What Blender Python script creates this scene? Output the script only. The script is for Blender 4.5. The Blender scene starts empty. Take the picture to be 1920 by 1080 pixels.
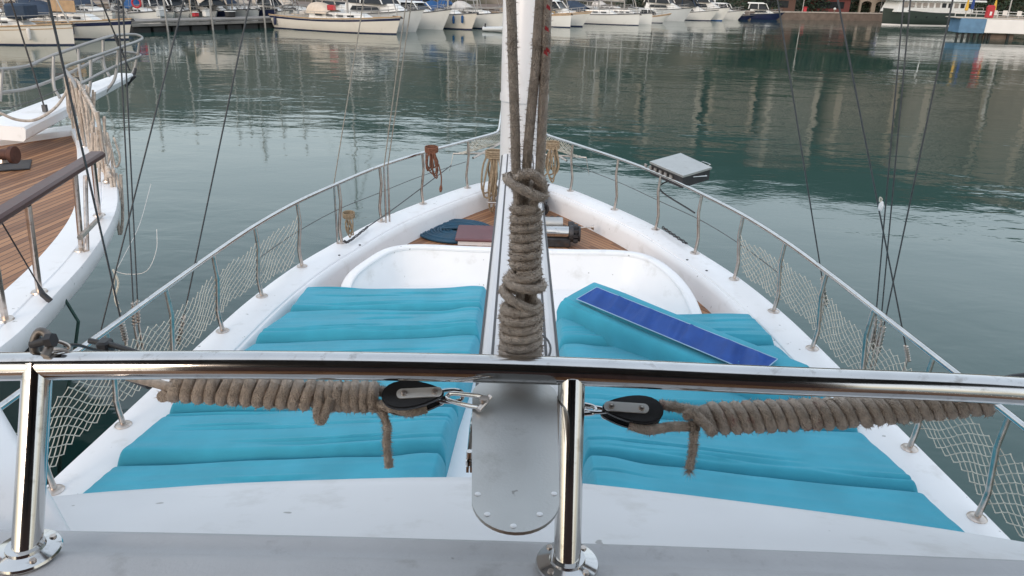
import bpy, math, random
from mathutils import Vector, Matrix, noise
R = math.radians
random.seed(7)
scene = bpy.context.scene
COL = scene.collection

# ------------------------------------------------------------------ camera
F = 1423.0; H = 4.6                    # focal length in photo pixels, eye height above the water
cam_d = bpy.data.cameras.new('camera'); cam = bpy.data.objects.new('camera', cam_d); COL.objects.link(cam)
cam_d.sensor_width = 36; cam_d.lens = 36 * F / 1920; cam_d.clip_start = .05; cam_d.clip_end = 3000
PITCH, ROLL = R(22), R(1.7)
fw = Vector((0, math.cos(PITCH), -math.sin(PITCH)))
rt0 = Vector((1, 0, 0)); up0 = rt0.cross(fw)
rt = rt0 * math.cos(ROLL) + up0 * math.sin(ROLL); up = up0 * math.cos(ROLL) - rt0 * math.sin(ROLL)
cam.matrix_world = Matrix(((rt.x, up.x, -fw.x, 0), (rt.y, up.y, -fw.y, 0), (rt.z, up.z, -fw.z, H), (0, 0, 0, 1)))
scene.camera = cam

# ------------------------------------------------------------------ world, sun, exposure
SUN_EL, SUN_AZ = R(20), R(208)         # azimuth measured clockwise from +Y: low, behind and to the left
world = bpy.data.worlds.new('World'); scene.world = world; world.use_nodes = True
wn = world.node_tree; wn.nodes.clear()
sky = wn.nodes.new('ShaderNodeTexSky'); sky.sky_type = 'NISHITA'; sky.sun_disc = False
sky.sun_elevation = SUN_EL; sky.sun_rotation = SUN_AZ; sky.air_density = 1.2; sky.dust_density = 3.5; sky.ozone_density = 1.5
hsv = wn.nodes.new('ShaderNodeHueSaturation'); hsv.inputs['Saturation'].default_value = 1.1; hsv.inputs['Value'].default_value = 4.0
gam = wn.nodes.new('ShaderNodeGamma'); gam.inputs['Gamma'].default_value = .30      # thin overcast evens the sky out
bg = wn.nodes.new('ShaderNodeBackground'); bg.inputs['Strength'].default_value = .15
wo = wn.nodes.new('ShaderNodeOutputWorld')
wn.links.new(sky.outputs[0], gam.inputs[0]); wn.links.new(gam.outputs[0], hsv.inputs['Color']); wn.links.new(hsv.outputs[0], bg.inputs[0]); wn.links.new(bg.outputs[0], wo.inputs[0])
sd = bpy.data.lights.new('sun', 'SUN'); sun = bpy.data.objects.new('sun', sd); COL.objects.link(sun)
sd.energy = .55; sd.angle = R(14); sd.color = (1, .80, .66)
sv = Vector((math.sin(SUN_AZ) * math.cos(SUN_EL), math.cos(SUN_AZ) * math.cos(SUN_EL), math.sin(SUN_EL)))
sun.rotation_euler = (-sv).to_track_quat('-Z', 'Y').to_euler(); sun.location = (0, -20, 40)
scene.view_settings.view_transform = 'Standard'; scene.view_settings.look = 'None'
scene.view_settings.exposure = .58; scene.view_settings.gamma = 1

# ------------------------------------------------------------------ pixel helpers (give a point on a known plane or depth)
EYE = Vector((0, 0, H))
def ray(x, y): return rt * ((x - 960) / F) + up * ((540 - y) / F) + fw
def Pz(x, y, z):
    d = ray(x, y); return EYE + d * ((z - H) / d.z)
def Py(x, y, Y):
    d = ray(x, y); return EYE + d * (Y / d.y)
def Pd(x, y, dep): return EYE + ray(x, y) * dep

# ------------------------------------------------------------------ materials
MATS = {}
def lin(c):
    return tuple(((v / 12.92) if v <= .04045 else ((v + .055) / 1.055) ** 2.4) for v in c)
def mat(name, col, rough=.5, metal=0, var=.12, vscale=6, bump=0, bscale=60, stain=None, stain_amt=.4, stain_scale=5, spec=.5, sheen=0, stretch=None, coat=0, specks=0):
    m = bpy.data.materials.new(name); m.use_nodes = True; t = m.node_tree; n = t.nodes; L = t.links
    p = n['Principled BSDF']; p.inputs['Roughness'].default_value = rough; p.inputs['Metallic'].default_value = metal
    p.inputs['Specular IOR Level'].default_value = spec
    if sheen: p.inputs['Sheen Weight'].default_value = sheen
    if coat: p.inputs['Coat Weight'].default_value = coat; p.inputs['Coat Roughness'].default_value = .15
    tc = n.new('ShaderNodeTexCoord'); src = tc.outputs['Object']
    if stretch:
        mp = n.new('ShaderNodeMapping'); mp.inputs['Scale'].default_value = stretch; L.new(src, mp.inputs[0]); src = mp.outputs[0]
    nz = n.new('ShaderNodeTexNoise'); nz.inputs['Scale'].default_value = vscale; nz.inputs['Detail'].default_value = 5; L.new(src, nz.inputs[0])
    rp = n.new('ShaderNodeValToRGB'); rp.color_ramp.elements[0].position = .3; rp.color_ramp.elements[1].position = .7
    rp.color_ramp.elements[0].color = (*[max(0, c * (1 - var)) for c in col], 1); rp.color_ramp.elements[1].color = (*[min(1, c * (1 + var)) for c in col], 1)
    L.new(nz.outputs[0], rp.inputs[0]); out = rp.outputs[0]
    if stain:
        n2 = n.new('ShaderNodeTexNoise'); n2.inputs['Scale'].default_value = stain_scale; n2.inputs['Detail'].default_value = 8; n2.inputs['Roughness'].default_value = .65; L.new(src, n2.inputs[0])
        r2 = n.new('ShaderNodeValToRGB'); r2.color_ramp.elements[0].position = .56; r2.color_ramp.elements[1].position = .72
        r2.color_ramp.elements[0].color = (0, 0, 0, 1); r2.color_ramp.elements[1].color = (stain_amt,) * 3 + (1,)
        L.new(n2.outputs[0], r2.inputs[0])
        mx = n.new('ShaderNodeMixRGB'); L.new(r2.outputs[0], mx.inputs[0]); L.new(out, mx.inputs[1]); mx.inputs[2].default_value = (*stain, 1); out = mx.outputs[0]
    if specks:
        n4 = n.new('ShaderNodeTexNoise'); n4.inputs['Scale'].default_value = specks; n4.inputs['Detail'].default_value = 2; L.new(src, n4.inputs[0])
        r4 = n.new('ShaderNodeValToRGB'); r4.color_ramp.elements[0].position = .735; r4.color_ramp.elements[1].position = .76; r4.color_ramp.elements[0].color = (0, 0, 0, 1); r4.color_ramp.elements[1].color = (.6, .6, .6, 1)
        L.new(n4.outputs[0], r4.inputs[0]); m4 = n.new('ShaderNodeMixRGB'); L.new(r4.outputs[0], m4.inputs[0]); L.new(out, m4.inputs[1]); m4.inputs[2].default_value = (.18, .165, .15, 1); out = m4.outputs[0]
    L.new(out, p.inputs['Base Color'])
    rv = n.new('ShaderNodeMapRange'); rv.inputs[3].default_value = max(.02, rough * .8); rv.inputs[4].default_value = min(1, rough * 1.25 + .02)
    L.new(nz.outputs[0], rv.inputs[0]); L.new(rv.outputs[0], p.inputs['Roughness'])
    if bump:
        nb = n.new('ShaderNodeTexNoise'); nb.inputs['Scale'].default_value = bscale; nb.inputs['Detail'].default_value = 4; L.new(src, nb.inputs[0])
        b = n.new('ShaderNodeBump'); b.inputs['Strength'].default_value = bump; b.inputs['Distance'].default_value = .01; L.new(nb.outputs[0], b.inputs['Height']); L.new(b.outputs[0], p.inputs['Normal'])
    MATS[name] = m; return m

M_white = mat('white_gelcoat', (.83, .83, .845), .32, var=.025, vscale=3, stain=(.52, .50, .47), stain_amt=.42, stain_scale=5, bump=.05, bscale=14, specks=17)
M_ledge = mat('shaded_ledge_grey', (.53, .53, .545), .5, var=.08, vscale=5, stain=(.24, .23, .22), stain_amt=.55, stain_scale=9, bump=.15, bscale=120, specks=26)  # darker base holds part of the awning's shade on the ledge
M_boom = mat('white_boom_paint', (.76, .74, .74), .3, var=.03, vscale=4, stain=(.5, .46, .42), stain_amt=.25, stain_scale=7)
M_chrome = mat('polished_steel', (.60, .59, .58), .10, 1, var=.08, vscale=10, stain=(.20, .17, .14), stain_amt=.5, stain_scale=32)
M_steel = mat('weathered_steel', (.60, .53, .48), .28, 1, var=.16, vscale=20, stain=(.36, .20, .10), stain_amt=.6, stain_scale=35)
M_plate = mat('brushed_steel_plate', (.50, .50, .49), .42, .85, var=.07, vscale=7, stain=(.30, .29, .27), stain_amt=.6, stain_scale=11, bump=.06, bscale=220, specks=45)
M_black = mat('black_plastic', (.018, .018, .02), .45, var=.2, vscale=20, bump=.1, bscale=90)
M_dark = mat('dark_iron', (.045, .045, .05), .5, .4, var=.3, vscale=18, stain=(.12, .06, .03), stain_amt=.5, stain_scale=14)
M_rubber = mat('grey_rubber_trim', (.10, .10, .105), .55)
M_cush = mat('turquoise_canvas', (.054, .345, .465), .85, var=.10, vscale=4, bump=.35, bscale=420, stain=(.05, .29, .42), stain_amt=.3, stain_scale=2.2, spec=.2, sheen=.15)
M_blue = mat('royal_blue_nylon', (.026, .080, .30), .75, var=.12, vscale=9, bump=.2, bscale=200, spec=.35)
M_pipe = mat('pale_piping', (.30, .46, .62), .7)
M_rope = mat('grey_beige_rope', (.72, .61, .52), .95, var=.2, vscale=70, bump=1.0, bscale=420, stain=(.46, .38, .31), stain_amt=.45, stain_scale=26, spec=.1)
M_rope2 = mat('tan_rope', (.32, .25, .175), .9, var=.3, vscale=40, bump=.8, bscale=260, spec=.1)
M_redrope = mat('red_flecked_rope', (.72, .61, .52), .95, var=.2, vscale=70, bump=1, bscale=420, stain=(.28, .035, .03), stain_amt=.75, stain_scale=34, spec=.1)
M_brownrope = mat('red_brown_rope', (.20, .095, .065), .9, var=.3, vscale=50, bump=.8, bscale=240, spec=.1)
M_net = mat('cream_netting', (.56, .53, .46), .9, var=.15, vscale=20, spec=.1)
M_wire = mat('grey_wire', (.10, .10, .105), .5, .5, var=.2, vscale=30)
M_pale_wire = mat('pale_line', (.34, .31, .27), .7, .1, var=.2, vscale=30)
M_hose = mat('blue_hose', (.006, .055, .105), .5, var=.2, vscale=14)
M_maroon = mat('maroon_board', (.16, .075, .085), .6, var=.1, vscale=10, stain=(.25, .16, .16), stain_amt=.3)
M_wood = mat('varnished_handrail', (.085, .04, .035), .5, var=.25, vscale=9, stretch=(3, 3, 30), coat=.1)
M_hullw = mat('white_hull_paint', (.74, .73, .70), .28, var=.03, vscale=.8, stain=(.5, .46, .38), stain_amt=.25, stain_scale=1.2)
M_hullc = mat('cream_hull_paint', (.72, .67, .60), .28, var=.03, vscale=.8, stain=(.5, .44, .34), stain_amt=.25, stain_scale=1.2)
M_hullg = mat('grey_white_hull', (.55, .57, .58), .3, var=.03, vscale=.8, stain=(.42, .42, .40), stain_amt=.3, stain_scale=1.2)
M_navy = mat('navy_paint', (.012, .018, .06), .35, var=.15, vscale=2)
M_dkgreen = mat('dark_green_hull', (.030, .042, .034), .3, var=.12, vscale=.7)
M_bluec = mat('blue_boat_cover', (.015, .085, .24), .75, var=.2, vscale=3, bump=.4, bscale=10)
M_navyc = mat('navy_canvas', (.03, .05, .085), .8, var=.2, vscale=3, bump=.4, bscale=10)
M_tanc = mat('beige_canvas', (.62, .52, .42), .8, var=.1, vscale=3, bump=.4, bscale=8)
M_whitec = mat('white_canvas', (.66, .62, .58), .8, var=.1, vscale=3, bump=.4, bscale=8)
M_brownc = mat('tan_board', (.46, .30, .17), .6, var=.15, vscale=4)
M_glass = mat('dark_window', (.02, .024, .028), .22, var=.2, vscale=2, spec=.25)
M_alu = mat('silver_mast', (.36, .345, .33), .4, .5, var=.08, vscale=2)
M_deckb = mat('buff_deck', (.50, .44, .37), .7, var=.12, vscale=4)
M_red = mat('red_paint', (.45, .03, .04), .5, var=.15, vscale=5)
M_concrete = mat('pontoon_concrete', (.22, .205, .19), .85, var=.25, vscale=1.5, bump=.5, bscale=12, stain=(.09, .08, .07), stain_amt=.6, stain_scale=1.1)
M_darkp = mat('dark_pile', (.03, .03, .03), .8, var=.3, vscale=4)
M_stone = mat('quay_stone', (.17, .125, .10), .85, var=.25, vscale=1.2, bump=.7, bscale=6, stain=(.14, .10, .08), stain_amt=.6, stain_scale=.8)
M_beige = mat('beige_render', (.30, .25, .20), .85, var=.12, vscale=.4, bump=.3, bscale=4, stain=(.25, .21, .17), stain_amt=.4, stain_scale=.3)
M_roof = mat('terracotta_roof', (.20, .085, .055), .85, var=.25, vscale=2)
M_yel = mat('yellow_canvas', (.60, .36, .05), .8)
M_blued = mat('blue_canvas', (.02, .05, .20), .8)
M_bluebox = mat('sky_blue_paint', (.11, .22, .35), .6, var=.18, vscale=1.4, stain=(.2, .3, .38), stain_amt=.4, stain_scale=1.5)
M_whitebox = mat('white_tarpaulin', (.80, .77, .75), .6, var=.03, vscale=1)
M_leaf = [mat('leaf_green', (.035, .055, .022), .6, var=.35, vscale=.6), mat('leaf_dark', (.022, .040, .020), .6, var=.35, vscale=.6), mat('leaf_olive', (.055, .065, .030), .6, var=.35, vscale=.6)]
M_strap = mat('satin_steel', (.80, .80, .79), .45, .45, var=.06, vscale=20)
M_grime = mat('grimy_steel', (.20, .18, .165), .45, .6, var=.3, vscale=40, stain=(.10, .07, .05), stain_amt=.6, stain_scale=30)
M_curt = mat('curtained_window', (.30, .26, .23), .3)
M_bark = mat('bark', (.10, .075, .055), .9, var=.3, vscale=5, bump=.6, bscale=12)
M_navyhull = mat('navy_lower_hull', (.015, .022, .05), .3, var=.12, vscale=1.5)
M_shade = mat('grey_awning_canvas', (.09, .085, .085), .9, var=.1, vscale=3)

def teak(name, ang, xc, herring, w=.055):
    m = bpy.data.materials.new(name); m.use_nodes = True; t = m.node_tree; n = t.nodes; L = t.links; p = n['Principled BSDF']
    p.inputs['Roughness'].default_value = .6
    tc = n.new('ShaderNodeTexCoord'); sp = n.new('ShaderNodeSeparateXYZ'); L.new(tc.outputs['Object'], sp.inputs[0])
    def mth(op, a, b=None):
        q = n.new('ShaderNodeMath'); q.operation = op
        for i, v in enumerate((a, b)):
            if v is None: continue
            if isinstance(v, (int, float)): q.inputs[i].default_value = v
            else: L.new(v, q.inputs[i])
        return q.outputs[0]
    x = mth('SUBTRACT', sp.outputs[0], xc)
    if herring: x = mth('ABSOLUTE', x)
    u = mth('ADD', mth('MULTIPLY', x, math.cos(ang)), mth('MULTIPLY', sp.outputs[1], math.sin(ang)))
    v = mth('SUBTRACT', mth('MULTIPLY', sp.outputs[1], math.cos(ang)), mth('MULTIPLY', x, math.sin(ang)))
    k = mth('DIVIDE', u, w); fr = mth('FRACT', k); fl = mth('FLOOR', k)
    seam = mth('LESS_THAN', fr, .13)
    cb = n.new('ShaderNodeCombineXYZ'); L.new(fl, cb.inputs[0]); L.new(mth('MULTIPLY', mth('FLOOR', mth('DIVIDE', mth('ADD', v, mth('MULTIPLY', fl, .77)), 1.9)), 3.1), cb.inputs[1])
    wn_ = n.new('ShaderNodeTexWhiteNoise'); L.new(cb.outputs[0], wn_.inputs['Vector'])
    c2 = n.new('ShaderNodeCombineXYZ'); L.new(mth('MULTIPLY', u, 40), c2.inputs[0]); L.new(mth('MULTIPLY', v, 3), c2.inputs[1]); L.new(fl, c2.inputs[2])
    nz = n.new('ShaderNodeTexNoise'); nz.inputs['Scale'].default_value = 1.5; nz.inputs['Detail'].default_value = 6; L.new(c2.outputs[0], nz.inputs[0])
    mixf = mth('ADD', mth('MULTIPLY', wn_.outputs[0], .55), mth('MULTIPLY', nz.outputs[0], .45))
    rp = n.new('ShaderNodeValToRGB'); rp.color_ramp.elements[0].position = .2; rp.color_ramp.elements[1].position = .85
    rp.color_ramp.elements[0].color = (.18, .078, .036, 1); rp.color_ramp.elements[1].color = (.45, .225, .108, 1); L.new(mixf, rp.inputs[0])
    mx = n.new('ShaderNodeMixRGB'); L.new(seam, mx.inputs[0]); L.new(rp.outputs[0], mx.inputs[1]); mx.inputs[2].default_value = (.035, .022, .018, 1)
    L.new(mx.outputs[0], p.inputs['Base Color'])
    b = n.new('ShaderNodeBump'); b.inputs['Strength'].default_value = .3; b.inputs['Distance'].default_value = .004
    L.new(mth('SUBTRACT', 1, seam), b.inputs['Height']); L.new(b.outputs[0], p.inputs['Normal'])
    return m
M_teak = teak('teak_bow_planks', R(35), .05, True)
M_teak2 = teak('teak_neighbour_planks', R(-6), 0, False, .075)

def water_mat():
    m = bpy.data.materials.new('harbour_water'); m.use_nodes = True; t = m.node_tree; n = t.nodes; L = t.links; p = n['Principled BSDF']
    p.inputs['Base Color'].default_value = (.018, .060, .053, 1); p.inputs['Roughness'].default_value = .04; p.inputs['IOR'].default_value = 1.42
    tc = n.new('ShaderNodeTexCoord')
    def nz(sc, det, stretch=(1, 1, 1), rough=.5, dist=0):
        mp = n.new('ShaderNodeMapping'); mp.inputs['Scale'].default_value = stretch; mp.inputs['Rotation'].default_value = (0, 0, R(12)); L.new(tc.outputs['Object'], mp.inputs[0])
        q = n.new('ShaderNodeTexNoise'); q.inputs['Scale'].default_value = sc; q.inputs['Detail'].default_value = det; q.inputs['Roughness'].default_value = rough; q.inputs['Distortion'].default_value = dist
        L.new(mp.outputs[0], q.inputs[0]); return q.outputs[0]
    def mth(op, a, b):
        q = n.new('ShaderNodeMath'); q.operation = op
        for i, v in enumerate((a, b)):
            if isinstance(v, (int, float)): q.inputs[i].default_value = v
            else: L.new(v, q.inputs[i])
        return q.outputs[0]
    mask = n.new('ShaderNodeMapRange'); mask.inputs[1].default_value = .38; mask.inputs[2].default_value = .66; mask.inputs[3].default_value = .10; mask.inputs[4].default_value = 1
    L.new(nz(.11, 3, (.55, 1, 1)), mask.inputs[0])
    h = mth('ADD', mth('MULTIPLY', nz(1.6, 3, (.7, 1.15, 1), .5, .4), 1.0), mth('MULTIPLY', nz(.45, 2, (.7, 1.1, 1)), 2.2))
    h = mth('MULTIPLY', h, mask.outputs[0])
    h = mth('ADD', h, mth('MULTIPLY', nz(6.5, 2, (.7, 1.2, 1)), .05))
    b = n.new('ShaderNodeBump'); b.inputs['Strength'].default_value = 1; b.inputs['Distance'].default_value = .019; L.new(h, b.inputs['Height']); L.new(b.outputs[0], p.inputs['Normal'])
    return m
M_water = water_mat()

def hill_mat():
    m = bpy.data.materials.new('hillside'); m.use_nodes = True; t = m.node_tree; n = t.nodes; L = t.links; p = n['Principled BSDF']; p.inputs['Roughness'].default_value = .9
    tc = n.new('ShaderNodeTexCoord'); nz = n.new('ShaderNodeTexNoise'); nz.inputs['Scale'].default_value = .09; nz.inputs['Detail'].default_value = 7; L.new(tc.outputs['Object'], nz.inputs[0])
    rp = n.new('ShaderNodeValToRGB'); e = rp.color_ramp.elements; e[0].position = .35; e[0].color = (.026, .030, .018, 1); e[1].position = .72; e[1].color = (.24, .19, .145, 1)
    x = e.new(.55); x.color = (.095, .080, .055, 1); L.new(nz.outputs[0], rp.inputs[0])
    sp = n.new('ShaderNodeSeparateXYZ'); ge = n.new('ShaderNodeNewGeometry'); L.new(ge.outputs['Position'], sp.inputs[0])
    mr = n.new('ShaderNodeMapRange'); mr.inputs[1].default_value = 20; mr.inputs[2].default_value = 34; L.new(sp.outputs[2], mr.inputs[0])
    mx = n.new('ShaderNodeMixRGB'); L.new(mr.outputs[0], mx.inputs[0]); L.new(rp.outputs[0], mx.inputs[1]); mx.inputs[2].default_value = (.016, .030, .019, 1); L.new(mx.outputs[0], p.inputs['Base Color'])
    return m
M_hill = hill_mat()

# ------------------------------------------------------------------ mesh builder
ORG = {}
class MB:
    def __init__(s, T=None): s.v = []; s.f = []; s.T = T
    def add(s, vs, fs):
        k = len(s.v)
        s.v += [(s.T @ Vector(p)) if s.T else Vector(p) for p in vs]
        s.f += [tuple(i + k for i in f) for f in fs]; return s
    def box(s, c, size, rz=0, bev=0, M=None):
        hx, hy, hz = [q / 2 for q in size]; b = min(bev, hx * .9, hy * .9, hz * .9)
        T = Matrix.Translation(c) @ (M.to_4x4() if M else Matrix.Rotation(rz, 4, 'Z'))
        if b <= 0:
            vs = [(x, y, z) for z in (-hz, hz) for x, y in ((-hx, -hy), (hx, -hy), (hx, hy), (-hx, hy))]
            fs = [(3, 2, 1, 0), (4, 5, 6, 7)] + [(i, (i + 1) % 4, 4 + (i + 1) % 4, 4 + i) for i in range(4)]
        else:
            def ring(e, z): return [(-hx + e, -hy, z), (hx - e, -hy, z), (hx, -hy + e, z), (hx, hy - e, z), (hx - e, hy, z), (-hx + e, hy, z), (-hx, hy - e, z), (-hx, -hy + e, z)] if e else None
            def inset(z): return [(-hx + 1.3 * b, -hy + b, z), (hx - 1.3 * b, -hy + b, z), (hx - b, -hy + 1.3 * b, z), (hx - b, hy - 1.3 * b, z), (hx - 1.3 * b, hy - b, z), (-hx + 1.3 * b, hy - b, z), (-hx + b, hy - 1.3 * b, z), (-hx + b, -hy + 1.3 * b, z)]
            rs = [inset(-hz), ring(b, -hz + b), ring(b, hz - b), inset(hz)]
            vs = [p for r in rs for p in r]; fs = [tuple(range(7, -1, -1)), tuple(range(24, 32))]
            for k in range(3):
                for i in range(8): j = (i + 1) % 8; fs.append((k * 8 + i, k * 8 + j, k * 8 + 8 + j, k * 8 + 8 + i))
        return s.add([T @ Vector(p) for p in vs], fs)
    def tube(s, pts, r, n=8, cap=True, closed=False):
        pts = [Vector(p) for p in pts]; N = len(pts)
        rr = r if isinstance(r, (list, tuple)) else [r] * N
        vs = []; prev = None
        for i, p in enumerate(pts):
            a = pts[i - 1] if (i > 0 or closed) else p; b = pts[(i + 1) % N] if (i < N - 1 or closed) else p
            t = (b - a).normalized() if (b - a).length > 1e-9 else Vector((0, 0, 1))
            if prev is None:
                u = t.cross(Vector((0, 0, 1))); u = u if u.length > .05 else t.cross(Vector((0, 1, 0)))
            else: u = prev - t * prev.dot(t)
            u.normalize(); prev = u; w = t.cross(u)
            for k in range(n):
                a_ = 2 * math.pi * k / n; vs.append(p + (u * math.cos(a_) + w * math.sin(a_)) * rr[i])
        fs = []
        for i in range(N if closed else N - 1):
            i2 = (i + 1) % N
            for k in range(n): k2 = (k + 1) % n; fs.append((i * n + k, i * n + k2, i2 * n + k2, i2 * n + k))
        if cap and not closed: fs += [tuple(range(n - 1, -1, -1)), tuple((N - 1) * n + k for k in range(n))]
        return s.add(vs, fs)
    def lathe(s, prof, c=(0, 0, 0), n=20, M=None):   # prof: (r, z)
        T = Matrix.Translation(c) @ (M.to_4x4() if M else Matrix.Identity(4))
        vs = [T @ Vector((r * math.cos(2 * math.pi * k / n), r * math.sin(2 * math.pi * k / n), z)) for r, z in prof for k in range(n)]
        fs = [(i * n + k, i * n + (k + 1) % n, (i + 1) * n + (k + 1) % n, (i + 1) * n + k) for i in range(len(prof) - 1) for k in range(n)]
        fs += [tuple(range(n - 1, -1, -1)), tuple((len(prof) - 1) * n + k for k in range(n))]
        return s.add(vs, fs)
    def prism(s, poly, z0, z1, M=None):              # poly: (x, y) counter-clockwise
        n = len(poly); vs = [(x, y, z0) for x, y in poly] + [(x, y, z1) for x, y in poly]
        if M: vs = [M @ Vector(p) for p in vs]
        return s.add(vs, [tuple(range(n - 1, -1, -1)), tuple(range(n, 2 * n))] + [(i, (i + 1) % n, n + (i + 1) % n, n + i) for i in range(n)])
    def loft(s, rows, closed=False, flip=False):
        m = len(rows[0]); vs = [p for r in rows for p in r]; fs = []
        for i in range(len(rows) - 1):
            for k in range(m if closed else m - 1):
                k2 = (k + 1) % m; q = (i * m + k, i * m + k2, (i + 1) * m + k2, (i + 1) * m + k); fs.append(q[::-1] if flip else q)
        return s.add(vs, fs)
    def build(s, name, m, parent=None, smooth=True, angle=40):
        me = bpy.data.meshes.new(name); o = bpy.data.objects.new(name, me)
        if parent is not None: org = ORG[parent.name]
        elif s.v:
            lo = [min(p[i] for p in s.v) for i in range(3)]; hi = [max(p[i] for p in s.v) for i in range(3)]
            org = Vector(((lo[0] + hi[0]) / 2, (lo[1] + hi[1]) / 2, lo[2]))
        me.from_pydata([p - org for p in s.v], [], s.f); me.validate(); me.materials.append(m)
        COL.objects.link(o)
        if parent is not None: o.parent = parent
        else: o.location = org
        ORG[o.name] = org
        if smooth:
            me.polygons.foreach_set('use_smooth', [True] * len(me.polygons)); 
            try: me.set_sharp_from_angle(angle=R(angle))
            except Exception: pass
        return o
def tag(o, label=None, cat=None, group=None, kind=None):
    for k, v in (('label', label), ('category', cat), ('group', group), ('kind', kind)):
        if v: o[k] = v
    return o
def thing(name, label, cat, loc=(0, 0, 0), rz=0, group=None, local=False):
    o = bpy.data.objects.new(name, None); COL.objects.link(o); o.location = loc; o.rotation_euler = (0, 0, rz); o.empty_display_size = .1
    ORG[o.name] = Vector((0, 0, 0)) if local else Vector(loc); return tag(o, label, cat, group)
def cat_rom(pts, sub=6, closed=False):
    pts = [Vector(p) for p in pts]; out = []; N = len(pts)
    for i in range(N if closed else N - 1):
        p1, p2 = pts[i], pts[(i + 1) % N]
        p0 = pts[i - 1] if (i > 0 or closed) else p1 * 2 - p2; p3 = pts[(i + 2) % N] if (i + 2 < N or closed) else p2 * 2 - p1
        for k in range(sub):
            t = k / sub; out.append(.5 * ((2 * p1) + (p2 - p0) * t + (2 * p0 - 5 * p1 + 4 * p2 - p3) * t * t + (3 * p1 - p0 - 3 * p2 + p3) * t ** 3))
    if not closed: out.append(pts[-1])
    return out
def fuzz(mb, pts, r, count, ln=.008, th=.0007):
    ln *= 1.35; th *= 1.25
    for _ in range(int(count * 1.7)):
        i = random.randrange(len(pts) - 1); p = pts[i].lerp(pts[i + 1], random.random()); t = (pts[i + 1] - pts[i]).normalized()
        d = Vector((random.gauss(0, 1), random.gauss(0, 1), random.gauss(0, 1))); d = (d - t * d.dot(t)).normalized()
        b = p + d * r * .93; e = (d + Vector((random.gauss(0, .6), random.gauss(0, .6), random.gauss(0, .6)))).normalized() * random.uniform(.4, 1) * ln
        s_ = d.cross(t) * th + t * th * random.uniform(-1, 1)
        mb.add([b - s_, b + s_, b + e], [(0, 1, 2)])

# ------------------------------------------------------------------ setting: water, quay, hill
mb = MB(); mb.add([(-900, -500, 0), (900, -500, 0), (900, 900, 0), (-900, 900, 0)], [(0, 1, 2, 3)])
tag(mb.build('water', M_water, None, False), kind='structure')
sbed = MB(); sbed.add([(-1500, -900, -6), (1500, -900, -6), (1500, 1500, -6), (-1500, 1500, -6)], [(0, 1, 2, 3)])
tag(sbed.build('ground', M_stone, None, False), kind='structure')
QL = [(-140, 92), (-60, 84), (-28, 92), (-8, 104), (18, 124), (42, 131), (62, 139.5), (80, 141), (100, 138), (150, 128), (260, 120)]
mb = MB(); rows = []
for x, y in QL: rows.append([(x, y, -6), (x, y, 1.05), (x, y + .12, 1.1), (x, y + .5, 1.1), (x + .0, y + 600, 1.1)])
mb.loft(rows, flip=True); tag(mb.build('quay', M_stone, None, True, 30), kind='structure')
mb = MB(); rows = []
for x, y in QL: rows.append([(x, y - .06, 1.11), (x, y - .06, 1.3), (x, y + .7, 1.3), (x, y + .7, 1.11)])
mb.loft(rows, flip=True)
def quay_y(x):
    for (a, b), (c, d) in zip(QL, QL[1:]):
        if a <= x <= c: return b + (d - b) * (x - a) / (c - a)
    return QL[-1][1] if x > 0 else QL[0][1]
tag(mb.build('quay_coping', mat('pale_coping', (.42, .36, .31), .8, var=.2, vscale=2), None, True, 30), kind='structure')
ELEV = [(-75, 7.5), (-32, 7.5), (-20, 8.0), (-12, 9), (-5, 10), (1, 11), (8, 12.5), (20, 13), (32, 12.5), (50, 10), (80, 7)]
def elev(a):
    for (a0, e0), (a1, e1) in zip(ELEV, ELEV[1:]):
        if a0 <= a <= a1: return e0 + (e1 - e0) * (a - a0) / (a1 - a0)
    return 4
mb = MB(); rows = []
for i in range(156):
    a = -75 + i; ar = R(a); row = []
    dx, dy = math.sin(ar), math.cos(ar); r = 60
    while r < 300 and r * dy < quay_y(r * dx) + 22: r += 1.5
    for k in range(26):
        t = k / 25; d = r + t * 190; e = elev(a)
        z = math.tan(R(e)) * (r + 90) * (min(1, t * 2.1) ** .8) + 1.0 - .5
        z += 4.0 * noise.noise(Vector((d * dx * .05, d * dy * .05, 3))) * min(1, t * 4) + 2.2 * noise.noise(Vector((d * dx * .2, d * dy * .2, 8))) * min(1, t * 6)
        row.append((d * dx, d * dy, z))
    rows.append(row)
mb.loft(rows); tag(mb.build('hill', M_hill, None, True, 80), kind='structure')

# ------------------------------------------------------------------ our boat
XC = .05; G = 2.2                                        # centre line and gunwale height
boat = thing('sailing_boat', 'white sailing boat whose sunbathing foredeck and steel railings fill the view', 'boat', (XC, 0, 0))
SL = [(2.40, -6), (2.42, 0), (2.36, 2), (2.285, 3.08), (2.235, 3.68), (2.13, 4.94), (2.055, 5.6), (1.92, 6.3), (1.715, 6.98), (1.455, 7.72), (1.10, 8.44), (.64, 9.22), (.30, 9.6), (0, 9.74)]
SP = [Vector((p.x, p.y, 0)) for p in cat_rom([(x, y, 0) for x, y in SL], 6)]
def off(i, o):
    a = SP[max(0, i - 1)]; b = SP[min(len(SP) - 1, i + 1)]; t = (b - a).normalized(); nrm = Vector((t.y, -t.x, 0)); p = SP[i] + nrm * o
    if i == len(SP) - 1: p = Vector((0, SP[i].y + o * 1.25, 0))
    p.x = max(0, p.x); return p
def hb(y):
    for a, b in zip(SP, SP[1:]):
        if a.y <= y <= b.y: return a.x + (b.x - a.x) * (y - a.y) / (b.y - a.y)
    return 0
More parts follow.
